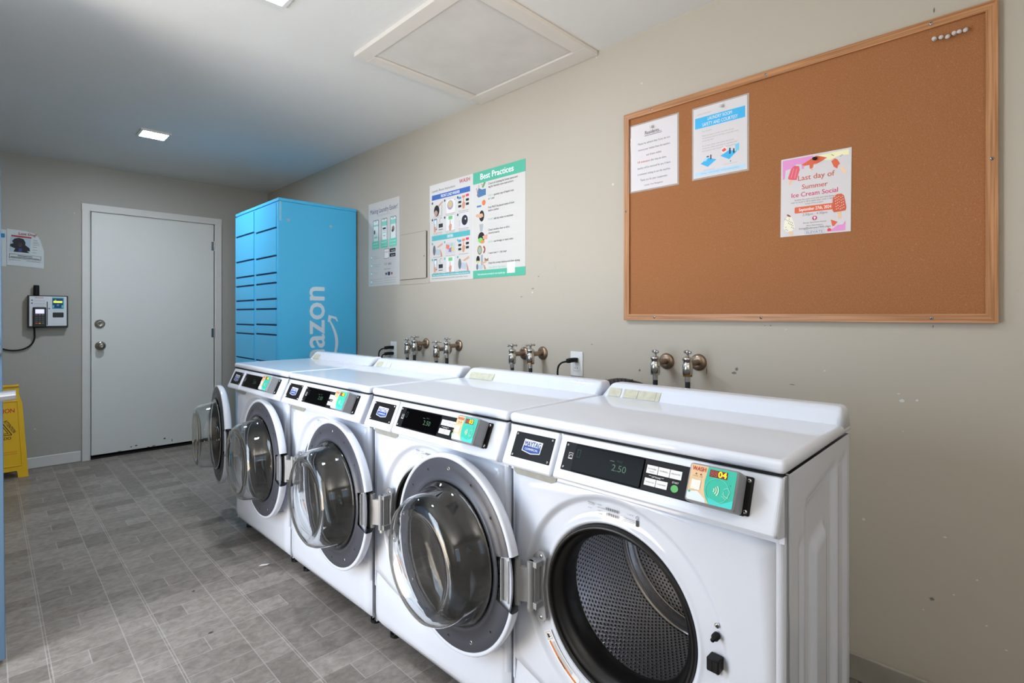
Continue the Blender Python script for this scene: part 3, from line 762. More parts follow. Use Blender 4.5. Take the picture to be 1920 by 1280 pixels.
def build_washer(number, angle):
    t = thing('washing_machine')
    cabinet().build('cabinet', t)
    front_panel().build('front_panel', t)
    lower_panel().build('kick_panel', t)
    L = lid().build('top_lid', t)
    # detergent drawer and console
    dr = console_piece(-.337, -.168, .001).build('detergent_drawer', t); name_plate(dr)
    dr_grip = MB().prism([(-.335, .7655), (-.330, .748), (-.320, .7415), (-.20, .7415), (-.186, .748), (-.182, .7655)], -.0012, .004, mat('grip_dirt_shade', (158, 158, 150), 0.5, noise=0.25, nscale=30), axis='y').build('drawer_grip', dr)  # solid plate; the shade and dirt of a recess are put into its grey
    co = console_piece(-.1655, .3425).build('console', t)
    control_panel(t); card_reader(t, number)
    # rubber door gasket
    Mg = Matrix.Translation((GC[0], 0, GC[1]))
    MB().lathe([(.199, .018), (.197, .008), (.193, .003), (.188, .005), (.186, .010), (.187, .015), (.180, .021), (.170, .030), (.166, .046), (.168, .075), (.180, .105), (.200, .118), (.226, .122)], RUBBER, Mg, 72).build('door_gasket', t)
    # perforated drum
    R = .232; y0, y1 = .120, .455; seg = 96; nl = 10
    me = MB(); vs = []; uvs = []
    for i in range(seg+1):
        a = 2*PI*i/seg
        for k in range(nl+1):
            y = y0+(y1-y0)*k/nl; vs.append((GC[0]+R*math.cos(a), y, GC[1]+R*math.sin(a))); uvs.append((a*R, y))
    fs = [(i*(nl+1)+k, (i+1)*(nl+1)+k, (i+1)*(nl+1)+k+1, i*(nl+1)+k+1) for i in range(seg) for k in range(nl)]
    me.add(vs, fs, DRUM, None, True)
    o = me.add([(GC[0]+R*math.cos(2*PI*i/seg)*q, y1-.02*(1-q), GC[1]+R*math.sin(2*PI*i/seg)*q) for q in (1.0, .7, .4, .08) for i in range(seg)],
               [(q*seg+i, q*seg+(i+1) % seg, (q+1)*seg+(i+1) % seg, (q+1)*seg+i) for q in range(3) for i in range(seg)], DRUM, None, True)
    uvs += [(R*math.cos(2*PI*i/seg)*q, R*math.sin(2*PI*i/seg)*q) for q in (1.0, .7, .4, .08) for i in range(seg)]
    dr_ = me.build('drum', t, recalc=False)
    ul = dr_.data.uv_layers.new(name='UVMap')
    for lp in dr_.data.loops: ul.data[lp.index].uv = uvs[lp.vertex_index]
    MB().lathe([(.216, .119), (.216, .124), (.224, .130), (.232, .126)], STEEL, Mg, 72).build('drum_rim', dr_)
    MB().lathe([(R-.0005, y1-.040), (R-.008, y1-.036), (R-.010, y1-.030), (R-.005, y1-.025), (R-.006, y1-.022), (R-.014, y1-.018), (R-.017, y1-.011), (R-.014, y1-.006), (R-.022, y1-.003)], STEEL, Mg, 72).build('drum_back_ring', dr_)
    for q in range(2):
        a = (1.5, 5.5)[q]; u = Vector((math.cos(a), 0, math.sin(a))); v = Vector((-math.sin(a), 0, math.cos(a)))
        bl = MB(); pts = [(-.022, 0), (-.010, .030), (0, .036), (.010, .030), (.022, 0)]
        vs = []
        for y, s_ in ((.13, .3), (.16, 1), (.42, 1), (.45, .5)):
            for p_, q_ in pts: vs.append(Vector((GC[0], y, GC[1]))+u*(R-.001-q_*s_)+v*p_)
        n = len(pts); bl.add(vs, [(r*n+k, r*n+k+1, (r+1)*n+k+1, (r+1)*n+k) for r in range(3) for k in range(n-1)], STEEL, None, True)
        bl.build('drum_paddle', dr_)
    glass_door(t, angle)
    # fixed hinge bracket on the front
    h = MB(); x = -.236
    h.prism([(x-.022, .545), (x-.006, .562), (x+.010, .562), (x+.020, .548), (x+.016, .52), (x+.010, .472), (x+.016, .424), (x+.020, .396), (x+.010, .382), (x-.006, .382), (x-.022, .399)], -.004, .004, HINGEM, axis='y')
    screws(h, Matrix.Translation((0, -.004, 0)), ((x+.004, .550), (x+.004, .394)), .0055)
    h.box(x-.018, x+.010, -.030, -.004, .424, .440, HINGEM).box(x-.018, x+.010, -.030, -.004, .528, .542, HINGEM)
    h.cyl((x-.010, -.030, .424), (x-.010, -.030, .542), .0085, HINGEM, 18)
    h.box(x-.008, x+.002, -.026, -.006, .440, .528, HINGEM)
    h.prism([(HGX, HGY-.0085), (x-.010, -.0385), (x-.010, -.024), (HGX, HGY+.004)], .441, .527, HINGEM, axis='z')
    h.cyl((x-.020, -.020, .408), (x-.020, -.020, .424), .007, mat('white_bushing', (225, 222, 212), 0.4), 14)
    h.build('hinge_bracket', t, bevel=.001)
    # latch strike, release button, screws at the right of the opening
    s_ = MB(); s_.rbox(.206, .231, -.018, .006, .472, .499, .002, BLACKP, seg=1); s_.box(.2095, .217, -.0186, -.017, .476, .495, DARK).box(.220, .228, -.0186, -.017, .476, .495, DARK)
    s_.build('door_latch', t)
    MB().lathe([(0, -.018), (.004, -.018), (.0045, -.008), (.0075, -.006), (.0075, .004)], BLACKP, Matrix.Translation((.218, 0, .535)), 16).build('door_button', t)
    for z_ in (.556, .464):
        sc = MB(); screws(sc, Matrix.Translation((0, .002, 0)), ((.2195, z_),), .0052); sc.build('latch_screw', t)
    # data plate and warning label
    lb = MB(); c = Canvas(lb, .155, .032, 135, 30, Matrix.Translation((-.024, 0, .7085)), y0=.0115)
    K = (60, 60, 62)
    c.text('MAYTAG', 4, 7, 3.4, K, 'l', fit=16, bold=.02); c.line([(4, 9), (20, 9)], .5, K); c.text('MFG. 120V', 4, 18, 2, K, 'l', fit=9)
    c.text('MODEL', 28, 6, 2.2, K); c.text('SERIAL NUMBER', 28, 12, 2.2, K, fit=18); c.text('TYPE', 28, 19, 2.2, K); c.text('C NUMBER', 28, 25, 2.2, K, fit=12)
    for rw, n_, x0 in ((6, 18, 48), (17, 16, 50)):
        for i in range(n_): c.rect(x0+i*1.75, rw, .6+.7*((i*7) % 3 == 0), 6, K)
    c.text('V. Hz. A.', 98, 8, 2, K, fit=14); c.text('Do not install this appliance without', 88, 17, 1.7, K, fit=26); c.line([(88, 20), (114, 20)], .5, K); c.line([(88, 23), (114, 23)], .5, K)
    c.rect(117, 14, 6, 13, K); c.arc(120, 9, 3.4, .8, 0, 2*PI, K)
    lb.build('data_label', t)
    wl = MB()
    # paper strip bent round the curve at the lower left of the opening
    rr = .232; A0, A1 = PI+.54, PI+1.12; YW = .0085; n_ = 14
    def arcp(a, r, y): return (GC[0]+r*math.cos(a), y, GC[1]+r*math.sin(a))
    for r0, r1, y, mt_, a0, a1 in ((rr-.013, rr+.013, YW, PAPER, A0, A1), (rr+.002, rr+.007, YW-.0004, ink((214, 116, 52)), A0+.1, A1)):
        pv = []
        for i in range(n_+1):
            a = a0+(a1-a0)*i/n_; pv += [arcp(a, r0, y), arcp(a, r1, y)]
        wl.add(pv, [(2*i, 2*i+1, 2*i+3, 2*i+2) for i in range(n_)], mt_, None, False)
    for r0 in (-.009, -.006, -.003, 0):
        pv = []
        for i in range(n_+1):
            a = A0+.12+(A1-A0-.22)*i/n_; pv += [arcp(a, rr+r0, YW-.0004), arcp(a, rr+r0+.0008, YW-.0004)]
        wl.add(pv, [(2*i, 2*i+1, 2*i+3, 2*i+2) for i in range(n_)], ink((120, 118, 116)))
    a = A0+.33; Mw = Matrix.Translation(arcp(a, rr+.0045, 0)) @ Matrix.Rotation(-(a-PI/2-PI), 4, 'Y')
    c = Canvas(wl, .05, .01, 50, 10, Mw, y0=YW-.0006); c.text('WARNING', 25, 7, 4.6, (60, 36, 22), 'c', fit=30, bold=.03)
    a = A0+.05; Mw = Matrix.Translation(arcp(a, rr, 0)) @ Matrix.Rotation(-(a-PI/2-PI), 4, 'Y')
    c = Canvas(wl, .02, .02, 20, 20, Mw, y0=YW-.0006); c.frame(1, 1, 18, 18, .6, (70, 70, 70)); c.poly([(4, 15), (8, 6), (10, 11), (13, 5), (16, 15)], (40, 40, 40))
    wl.build('warning_label', t)
    # worn paper patches on the ledge of the lid
    OLD = mat('worn_sticker', (196, 194, 172), 0.6, noise=0.25, nscale=60)
    st = MB(); Ms = Matrix.Translation((-.2, .4298, .918)) @ Matrix.Rotation(math.atan2(.032, .051)*-1, 4, 'X')
    if number == '04': rc = ((-.115, -.07), (-.06, -.01), (-.007, .052), (.053, .066))
    elif number == '03': rc = ((-.10, .04),)
    elif number == '02': rc = ((-.105, -.055), (-.04, -.02), (-.008, .02))
    else: rc = ((-.10, -.03),)
    for a_, b_ in rc: st.box(a_, b_, -.0012, 0, -.016, .013, OLD if number in ('04', '01') or a_ < -.05 else mat('faded_sticker', (214, 216, 214), 0.5, noise=0.1, nscale=60), Ms)
    st.build('ledge_sticker', L)
    for sx in (-1, 1):
        for y in (.06, .44):
            MB().cyl((sx*.29, y, 0), (sx*.29, y, .012), .02, RUBBER, 18).cyl((sx*.29, y, .012), (sx*.29, y, .047), .006, STEEL, 10).build('foot', t)
    return t

k_ = .0165
rows = [(-.664, '04', 183, 'nearest front-loading washer, drum opening uncovered, reader shows 04'),
        (-1.360, '03', 183, 'second nearest front-loading washer, reader shows 03'),
        (-2.072, '02', 183, 'third front-loading washer from the camera, between the 03 washer and the farthest one'),
        (-2.780, '01', 189, 'farthest front-loading washer, beside the blue locker, its glass door swung out to the left')]
for x, num, ang, lab in rows:
    t = build_washer(num, ang)
    t.location = (x, 1.02+k_*x, 0); t.rotation_euler = (0, 0, math.atan(k_))
    tag(t, lab, 'washing machine', 'row of front-loading washers')

# ============================================================ PARCEL LOCKER
lk = thing('parcel_locker', (-4.03, 1.385, 0)); tag(lk, 'tall bright blue parcel locker with white arrow lettering, standing in the back corner', 'parcel locker')
lx0, lx1 = -.428, .43; ly = .57; lz = 1.955
MB().box(lx0, lx1, .004, ly, .03, lz-.022, BLUEL).box(lx0+.02, lx1-.02, .03, ly, 0, .03, DARK).build('cabinet', lk, bevel=.004)
MB().box(lx0-.002, lx1+.002, -.002, ly+.002, lz-.022, lz, BLUEL).build('top_cap', lk, bevel=.004)
mid = .012
MB().box(mid-.03, mid+.004, -.0015, .006, .05, lz-.03, BLUEL).box(lx1-.028, lx1, -.0015, .006, .05, lz-.03, BLUEL).box(lx0, lx0+.018, -.0015, .006, .05, lz-.03, BLUEL).build('front_frame', lk)
levL = [1.925, 1.768, 1.572, 1.452, 1.383, 1.272, 1.206, 1.092, 1.025, .84, .66, .48, .30, .06]
levR = [1.925, 1.755, 1.566, 1.451, 1.383, 1.274, 1.206, 1.097, 1.029, .84, .66, .48, .30, .06]
for lev, (a, b) in ((levL, (lx0+.018, mid-.031)), (levR, (mid+.005, lx1-.029))):
    for z1, z0 in zip(lev, lev[1:]):
        MB().box(a, b, -.0065, .003, z0+.006, z1-.0065, BLUEL).build('locker_door', lk, bevel=.0015)
        MB().box(a, b, .0015, .0042, z0-.008, z0+.008, BLUED).build('door_gap', lk)
# lettering on the side: reads upwards
sd = MB(); Ms = Matrix.Translation((lx1, .285, 1.0)) @ Matrix.Rotation(PI/2, 4, 'Z')
LW = (208, 226, 238)
c = Canvas(sd, .57, 1.9, 570, 1900, Ms, y0=0)
# canvas u runs along +Y (0..570), v downwards from z=1.95
def vz(z): return (1.95-z)*1000
c.text('amazon', 320, vz(.655), 160, LW, 'l', fit=705, bold=.03, rot=-PI/2)
# smile and arrow head
pts = []
for i in range(15):
    tt = i/14; pts.append((352+62*math.sin(PI*tt*.93+.12), vz(.80+.33*tt)))
for i in range(14):
    (x0, y0), (x1, y1) = pts[i], pts[i+1]; w0 = 8+14*math.sin(PI*(i+1)/16)
    c.poly([(x0-w0/2, y0), (x1-w0/2, y1), (x1+w0/2, y1), (x0+w0/2, y0)], LW)
c.poly([(345, vz(1.118)), (352, vz(1.165)), (410, vz(1.15)), (424, vz(1.118)), (414, vz(1.118)), (402, vz(1.136)), (372, vz(1.143)), (362, vz(1.112))], LW)
sd.build('side_lettering', lk)
pl = MB()
for (yy, zz) in ((.065, 1.811), (.37, 1.802)): pl.lathe([(0, -.003), (.008, -.002), (.01, 0)], mat('grey_plug', (170, 185, 200), 0.5), Matrix.Translation((lx1, yy, zz)) @ Matrix.Rotation(PI/2, 4, 'Z'), 14)
pl.build('mounting_plug', lk)
tp = MB().box(lx1-.0003, lx1+.0008, .004, .018, 1.80, 1.93, mat('clear_tape', (140, 205, 235), 0.2)).build('tape_strip', lk)

# ============================================================ WALL BEHIND THE WASHERS
def faucet(x, z, lab, brass=False, hose_len=.5, turn=0.0, big=1.0):
    t = thing('faucet', (x, YR, z)); tag(t, lab, 'faucet', 'washer faucets on the wall')
    MB().lathe([(0, -.012), (.012, -.012), (.022, -.013), (.031, -.007), (.0335, 0), (.031, 0)], RUSTY, None, 28).build('wall_flange', t)
    b = MB(); b.cyl((0, -.012, 0), (0, -.075, 0), .012, RUSTY, 16)
    b.lathe([(.010, -.048), (.012, -.044), (.019, -.040), (.019, -.002), (.0165, .0), (.016, .012), (.019, .013), (.019, .022), (.012, .026), (.006, .028), (.0045, .048), (0, .048)], CHROME, Matrix.Translation((0, -.09, 0)) @ Matrix.Rotation(PI/2, 4, 'X'), 20)
    b.build('valve_body', t)
    h = MB(); ca, sa = math.cos(turn), math.sin(turn)
    h.cyl((-.027*ca, -.09-.027*sa, .044), (.027*ca, -.09+.027*sa, .044), .0042, STEEL, 10)
    for s_ in (-1, 1): h.lathe([(0, -.006), (.0055, -.003), (.0055, .003), (0, .006)], STEEL, Matrix.Translation((s_*.025*ca, -.09+s_*.025*sa, .044)) @ Matrix.Rotation(turn-PI/2, 4, 'Z'), 10)
    h.lathe([(0, -.008), (.008, -.004), (.007, .006), (0, .009)], STEEL, Matrix.Translation((0, -.09, .044)) @ Matrix.Rotation(PI/2, 4, 'X'), 12)
    h.build('tee_handle', t)
    n = MB().cyl((0, -.09, -.048), (0, -.09, -.036), .018, BRASS if brass else CHROME, 8, smooth=False).cyl((0, -.09, -.068), (0, -.09, -.046), .0105, STEEL, 14)
    n.build('hose_coupling', t)
    MB().tube([(0, -.09, -.06), (0, -.09, -.12), (.0, -.088, -.2), (.01, -.08, -.34), (.02, -.07, -.48)], .0095, HOSE, 12).build('hose', t)
spots = [(-2.815, .966, 'faucet at the far left, beside the outlet, front one of the first pair', False, .1),
         (-2.738, .985, 'faucet right behind the leftmost one in the first pair', False, 1.2),
         (-2.512, .962, 'left faucet of the pair behind the third washer', True, 1.1),
         (-2.412, .985, 'right faucet of the pair behind the third washer', False, 0.0),
         (-1.878, .967, 'left faucet of the pair behind the 03 washer', False, 1.35),
         (-1.752, .974, 'right faucet of the pair behind the 03 washer', True, 1.5),
         (-1.074, .976, 'left faucet of the nearest pair, with chrome hose coupling', False, -.75),
         (-.938, .980, 'rightmost faucet of all, with brown brass coupling ring', True, -.75)]
for x, z, lab, br, tn in spots: faucet(x, z, lab, br, turn=tn)

def outlet(x, z, lab, two):
    t = thing('wall_outlet', (x, YR, z)); tag(t, lab, 'outlet', 'wall outlets behind the washers')
    MB().rbox(-.036, .036, -.006, 0, -.058, .058, .002, mat('outlet_white', (226, 226, 224), 0.4), seg=2).build('cover_plate', t)
    r = MB()
    for dz in (.02, -.02): r.rbox(-.017, .017, -.0075, -.004, dz-.014, dz+.014, .003, mat('outlet_white', (226, 226, 224), 0.4), seg=2).box(-.008, -.006, -.0078, -.007, dz-.005, dz+.005, DARK).box(.006, .008, -.0078, -.007, dz-.005, dz+.005, DARK)
    r.build('receptacle', t)
    for i, dz in enumerate((.02, -.02) if two else (.02,)):
        p = thing('power_plug', (x, YR-.008, z+dz)); tag(p, ('black power plug, %s one in the outlet by the locker' % ('upper' if i == 0 else 'lower')) if two else 'black power plug in the outlet between the nearest faucet pairs', 'plug', 'plugs in the wall outlets')
        MB().rbox(-.013, .013, -.048, 0, -.010, .010, .004, BLACKP, seg=2).rbox(-.010, .010, -.066, -.046, -.012, .008, .004, BLACKP, seg=2).build('plug_body', p)
        s0 = -1 if i == 0 else 0
        MB().tube([(0, -.06, -.004), (-.006+.022*s0, -.078, -.010+.004*s0), (-.008+.034*s0, -.085, -.05), (-.004+.036*s0, -.075, -.16), (.036*s0, -.06, -.3)], .0045, BLACKP, 10).build('cord', p)
outlet(-3.11, .925, 'white duplex wall outlet beside the blue locker holding two plugs', True)
outlet(-1.535, .935, 'white duplex wall outlet behind the 03 washer holding one plug', False)
dh = MB(); dh.tube([(-1.26, 1.80, .885), (-1.21, 1.83, .900), (-1.16, 1.86, .895), (-1.12, 1.90, .86), (-1.10, 1.93, .7), (-1.10, 1.935, .3), (-1.10, 1.935, .0)], .022, mat('drain_hose_grey', (62, 60, 58), 0.5), 16)
for q in range(8): dh.cyl((-1.245+q*.014, 1.808+q*.006, .892+.004*(q>1)+.003*(q>2)-.002*(q>5)), (-1.241+q*.014, 1.811+q*.006, .893+.004*(q>1)+.003*(q>2)-.002*(q>5)), .0245, RUBBER, 16)
tag(dh.build('drain_hose', None, (-.012, 0, -.016)), 'dark ribbed drain hose peeking out between the two nearest washers at the wall', 'hose')

# electrical panel cover flush in the wall
ep = thing('electrical_panel', (-2.872, YR, 1.55)); tag(ep, 'wall-coloured breaker panel door between the two posters', 'electrical panel')
MB().box(-.166, .171, -.0035, 0, -.185, .195, WALLM).build('panel_frame', ep, bevel=.001)
MB().box(-.15, .142, -.010, -.004, -.15, .148, WALLM).lathe([(0, -.0125), (.004, -.012), (.005, -.010)], STEEL, Matrix.Translation((.125, 0, -.01)), 10).build('panel_door', ep, bevel=.002)
GROOVE_SHADE = mat('panel_groove_shade', (120, 114, 104), 0.8)  # darker wall colour, painted-in shadow line round the panel door
MB().box(-.152, .144, -.0042, -.0036, .148, .1505, GROOVE_SHADE).box(-.152, .144, -.0042, -.0036, -.1525, -.150, GROOVE_SHADE).box(-.1525, -.150, -.0042, -.0036, -.15, .15, GROOVE_SHADE).build('panel_groove_shade', ep)
MB().box(.143, .150, -.0045, -.0035, -.148, .146, DARK).build('door_gap', ep)

# plaster nicks and drips on the long wall: left in the paint
CHIPM = mat('plaster_nick', (214, 214, 212), 0.8); SCUFM = mat('dark_scuff', (118, 116, 112), 0.8)
nk = MB()
def nick(x, z, w_, h_, m): nk.prism([(x-w_/2, z), (x-w_*.2, z-h_/2), (x+w_*.4, z-h_*.4), (x+w_/2, z+h_*.1), (x+w_*.1, z+h_/2)], YR-.0008, YR+.001, m, axis='y')
for x, z, w_, h_ in ((-.292, .905, .014, .010), (-.30, .925, .008, .003), (-.255, .91, .008, .007), (-.12, .42, .006, .004), (-.10, .30, .005, .004), (-.17, .36, .005, .004), (-.24, .29, .004, .004), (-.06, .25, .006, .004), (-.19, .52, .009, .004), (-.62, 1.115, .004, .003), (-.50, .98, .004, .004), (-2.55, 1.2, .006, .004)): nick(x, z, w_, h_, CHIPM)
for x, z, w_, h_ in ((-.905, .95, .004, .03), (-.80, .95, .02, .010), (-.79, .965, .012, .014), (-1.20, .93, .010, .012), (-.60, .925, .02, .003), (-1.45, 1.03, .012, .004), (-1.9, 1.26, .02, .004), (-.22, .33, .012, .008), (-1.82, 1.30, .02, .005), (-1.78, 1.36, .012, .004), (-.215, 2.062, .004, .016), (-.69, 1.128, .004, .003), (-.67, 1.128, .003, .006), (-.217, 1.132, .003, .008)): nick(x, z, w_, h_, SCUFM)
nk_o = nk.build('wall_right_marks'); struct(nk_o); nk_o.name = 'trim_5'

# ------------------------------------------------------------ posters on the wall
def sheet(name, w_, h_, loc, label, cat, rotz=0, tilt=0, group=None, mtl=None, thick=.0012):
    mb = MB(); mb.box(-w_/2, w_/2, -thick, 0, -h_/2, h_/2, mtl or PAPER)
    return mb
TEAL = (84, 178, 150); TEAL2 = (84, 176, 182); KK = (44, 44, 46); LG = (170, 172, 172)
PW = mat('poster_white', (208, 205, 201), 0.35)

def hand(c, x, y, k=1.0, col=(206, 150, 122)):
    c.poly([(x-2*k, y+8*k), (x-3*k, y+2*k), (x-1*k, y-1*k), (x-.8*k, y-6*k), (x+.6*k, y-6*k), (x+.8*k, y-1*k), (x+3.2*k, y), (x+3*k, y+4*k), (x+1.6*k, y+8*k)], col)
# 1. "Making Laundry Easier!"
mb = sheet('poster', .405, .596, None, None, None, mtl=PW); c = Canvas(mb, .405, .596, 100, 147, y0=-.0012)
c.text('Making Laundry Easier!', 50, 19, 8, (74, 90, 128), 'c', fit=88, bold=.008); c.text('in the App Store & on', 50, 25, 2.6, LG, 'c', fit=42)
for i, x in enumerate((14, 42, 70)):
    c.k = 1; c.rrect(x+2, 31, 18, 39, 2, (60, 70, 74)); c.up(); c.rrect(x+3, 32, 16, 37, 1.6, (226, 236, 234)); c.up(); c.rect(x+3, 36 if i else 39, 16, 8 if i else 3, (140, 212, 196)); c.rect(x+8, 33.2, 6, .8, (90, 90, 90))
    c.up()
    if i == 0: c.ell(x+7, 52, 2.4, 4, (70, 84, 90)); c.rect(x+6, 60, 10, 3, (140, 212, 196))
    if i == 1: c.rect(x+6, 47, 10, 3, (30, 30, 30)); c.rect(x+6, 52, 10, 1, LG); c.rect(x+6, 55, 10, 1, LG); c.rect(x+8, 60, 6, 2, LG)
    if i == 2: c.ell(x+11, 52, 4, 5, (150, 110, 96)); c.ell(x+9, 55, 3, 2.4, (80, 60, 56))
    c.up(); c.rect(x-1, 68, 23, 14, (116, 208, 184)); c.up(); c.text(('CONNECT', 'SELECT', 'PAY & GO')[i], x+10.5, 73.5, 2.2, (236, 246, 242), 'c', fit=16); c.text(('with the room', 'your machine', 'start washing')[i], x+10.5, 78.5, 1.8, (236, 246, 242), 'c', fit=16)
c.k = 1
c.rrect(52, 84, 16, 17, 2, (120, 120, 120)); c.up(); c.rrect(52.8, 84.8, 14.4, 15.4, 1.6, (238, 238, 238)); c.rrect(70, 85, 18, 6, 1, (28, 28, 28)); c.rrect(70, 93, 18, 6, 1, (28, 28, 28)); c.up()
c.text('WASH', 60, 91, 2.6, (190, 60, 70), 'c', fit=11); c.text('Google Play', 80, 89.4, 2.4, (235, 235, 235), 'c', fit=13); c.text('App Store', 80, 97.4, 2.4, (235, 235, 235), 'c', fit=12)
c.k = 1
for i, (tx, t2) in enumerate((('DOWNLOAD', 'THE MOBILE APP'), ('CREATE AN ACCOUNT', 'AND ADD VALUE'), ('SCAN QR', ''), ('START', ''))):
    y = 96+i*14.5; c.ell(10, y, 4, 3.4, (100, 200, 190)); c.up(); c.ell(10, y, 3, 2.4, (232, 236, 234)); c.k = 1
    c.text(tx, 18, y, 2.0, (130, 190, 184), 'l', fit=4+len(tx)*1.1); 
    if t2: c.text(t2, 18, y+3.4, 2.0, LG, 'l', fit=4+len(t2)*1.1)
    c.rect(4, y+7, 92, .4, (200, 202, 202))
c.text('VISA', 52, 112, 4, (150, 155, 160), 'l', fit=11); c.ell(68, 110.4, 2.4, 2.2, (150, 155, 160)); c.ell(73, 110.4, 2.4, 2.2, (170, 172, 176))
c.text('HOW TO PAY', 52, 120, 2, KK, 'l', fit=20); c.rect(56, 125, 6, 4, (90, 80, 110)); c.rect(64, 124, 7, 6, (40, 44, 90)); c.rect(73, 125, 6, 4, (150, 110, 110))
for y in (134, 138, 142): c.rect(52, y, 38, .6, LG); c.rect(4, y+1, 44, .5, LG)
po = mb.build('wall_poster', None, (-3.243, YR-.0005, 1.669), (0, 0, 0)); tag(po, 'narrow poster titled Making Laundry Easier, next to the blue locker', 'poster', 'laundry posters on the wall')

# 2. big instruction poster, two halves
mb = sheet('p', .83, .602, None, None, None, mtl=PW); c = Canvas(mb, .83, .602, 240, 174, y0=-.0012, eps=.00025)
c.rect(119.5, 0, 1, 174, (214, 212, 210))
c.text('Laundry Room Instructions', 7, 14, 4.4, KK, 'l', fit=66); c.text('WASH', 112, 10, 6.5, (176, 44, 66), 'r', fit=28, bold=.03, shear=.15)
c.rect(7, 19, 106, 9, (62, 104, 180)); c.rect(7, 92, 106, 9, TEAL2); c.rect(7, 160, 106, 5, TEAL2); c.up()
c.text('FRONT LOAD WASHER', 60, 26, 5, (236, 238, 240), 'c', fit=52, bold=.03); c.text('DRYER', 60, 99, 5, (236, 238, 240), 'c', fit=16, bold=.03)
c.text('After completing your cycle, remove clothes immediately from the machine.', 60, 163.7, 2.4, (236, 238, 240), 'c', fit=100); c.k = 1
c.text('Place all washing machine doors open and empty pockets before using the machines. Thank you.', 7, 169.5, 2.0, KK, 'l', fit=100)
def panel_pic(c, kind, x, y):
    c.k = 1
    if kind == 'load':
        c.ell(x+12, y+17, 8, 10, (30, 30, 32)); c.up(); c.ell(x+10, y+21, 5, 5, (190, 150, 140)); c.poly([(x+16, y+8), (x+30, y+1), (x+31, y+4), (x+19, y+11)], (196, 160, 136)); c.rect(x+27, y+8, 1, 18, (120, 130, 140))
    elif kind == 'soap':
        c.rrect(x+3, y+1, 26, 26, 2, (206, 204, 204)); c.up(); c.rrect(x+4, y+2, 24, 24, 2, (226, 224, 222)); c.up(); c.ell(x+15, y+12, 8, 8, (160, 140, 190)); c.up(); c.ell(x+15, y+11, 6, 6, (204, 186, 130)); c.ell(x+27, y+4, 2, 1, LG)
    elif kind == 'keys':
        for i, cc in enumerate(((90, 150, 190), (222, 130, 90), (206, 60, 90))): c.rrect(x+1+i*10, y+2-i, 8, 4, 1, cc)
        for r in (9, 16):
            c.rrect(x+1, y+r, 8, 4, 1, (30, 30, 30)); c.rrect(x+21, y+r-1.5, 8, 4, 1, (30, 30, 30))
        c.up(); hand(c, x+15, y+13, 1.3)
    elif kind == 'phone':
        c.rrect(x+4, y+1, 9, 20, 1.2, (90, 110, 130)); c.up(); c.rrect(x+5, y+3, 7, 16, 1, (214, 226, 232)); c.up(); hand(c, x+7, y+16, 1.1); c.k = 1
        c.rect(x+18, y+11, 12, 7, (40, 42, 52)); c.arc(x+25, y+5, 4.4, 1, 2, 5.4, (130, 140, 150)); c.rect(x+18, y+21, 12, 1, KK)
    elif kind == 'start':
        c.rect(x+4, y, 22, 26, (222, 222, 224)); c.up(); c.rrect(x+10, y+1, 11, 6, 1, (110, 196, 120)); hand(c, x+15, y+16, 1.3)
    elif kind == 'done':
        c.rrect(x+7, y+1, 22, 24, 1, (212, 212, 214)); c.up(); c.ell(x+18, y+13, 8, 8.6, (36, 38, 48)); c.up(); c.ell(x+20, y+11, 1.6, 1.6, (230, 230, 235)); c.k = 1; c.rect(x+3, y+12, 3, 10, (190, 190, 195))
    elif kind == 'lint':
        c.ell(x+5, y+14, 4, 9, (100, 104, 112)); c.poly([(x+9, y+12), (x+23, y+14), (x+21, y+24), (x+9, y+22)], (176, 190, 202)); c.up(); c.poly([(x+12, y+9), (x+29, y+2), (x+30, y+6), (x+18, y+10)], (206, 166, 138)); c.poly([(x+22, y+12), (x+27, y+20), (x+29, y+27), (x+24, y+26)], (196, 148, 124))
    elif kind == 'clothes':
        c.rect(x+2, y+4, 27, 20, (196, 198, 204)); c.up(); c.poly([(x+4, y+6), (x+14, y+9), (x+11, y+16), (x+3, y+13)], (220, 120, 100)); c.poly([(x+12, y+14), (x+20, y+12), (x+18, y+21), (x+10, y+20)], (140, 120, 180)); c.ell(x+22, y+16, 4, 4, (206, 200, 110)); c.ell(x+19, y+8, 4, 3, (150, 200, 190))
caps = (('Sort and load garments', 'Do not overload washer'), ('Add small amount', 'of soap to dispenser'), ('Select temperature', 'and wash cycle setting'),
        ('Use mobile phone', 'or card to pay'), ('If needed press start button', 'to begin'), ('When done remove items', 'and leave door open'))
for r, (ky, ys) in enumerate(((('load', 'soap', 'keys'), 31), (('phone', 'start', 'done'), 61), (('lint', 'clothes', 'keys'), 104), (('phone', 'start', 'lint'), 133))):
    for q, kd in enumerate(ky):
        x = 9+q*36; c.k = 1; c.ell(x-.5, ys+2, 2.2, 2.2, (50, 70, 100) if r < 2 else (80, 180, 190)); panel_pic(c, kd, x, ys)
        c.k = 1; a_, b_ = caps[(r*3+q) % 6]; c.text(a_, x+15, ys+27.2 if r != 1 else ys+27.2, 1.6, (90, 80, 84), 'c', fit=26); 
        if r in (0, 1, 3): c.text(b_, x+15, ys+29.8, 1.4, (110, 80, 84), 'c', fit=24)
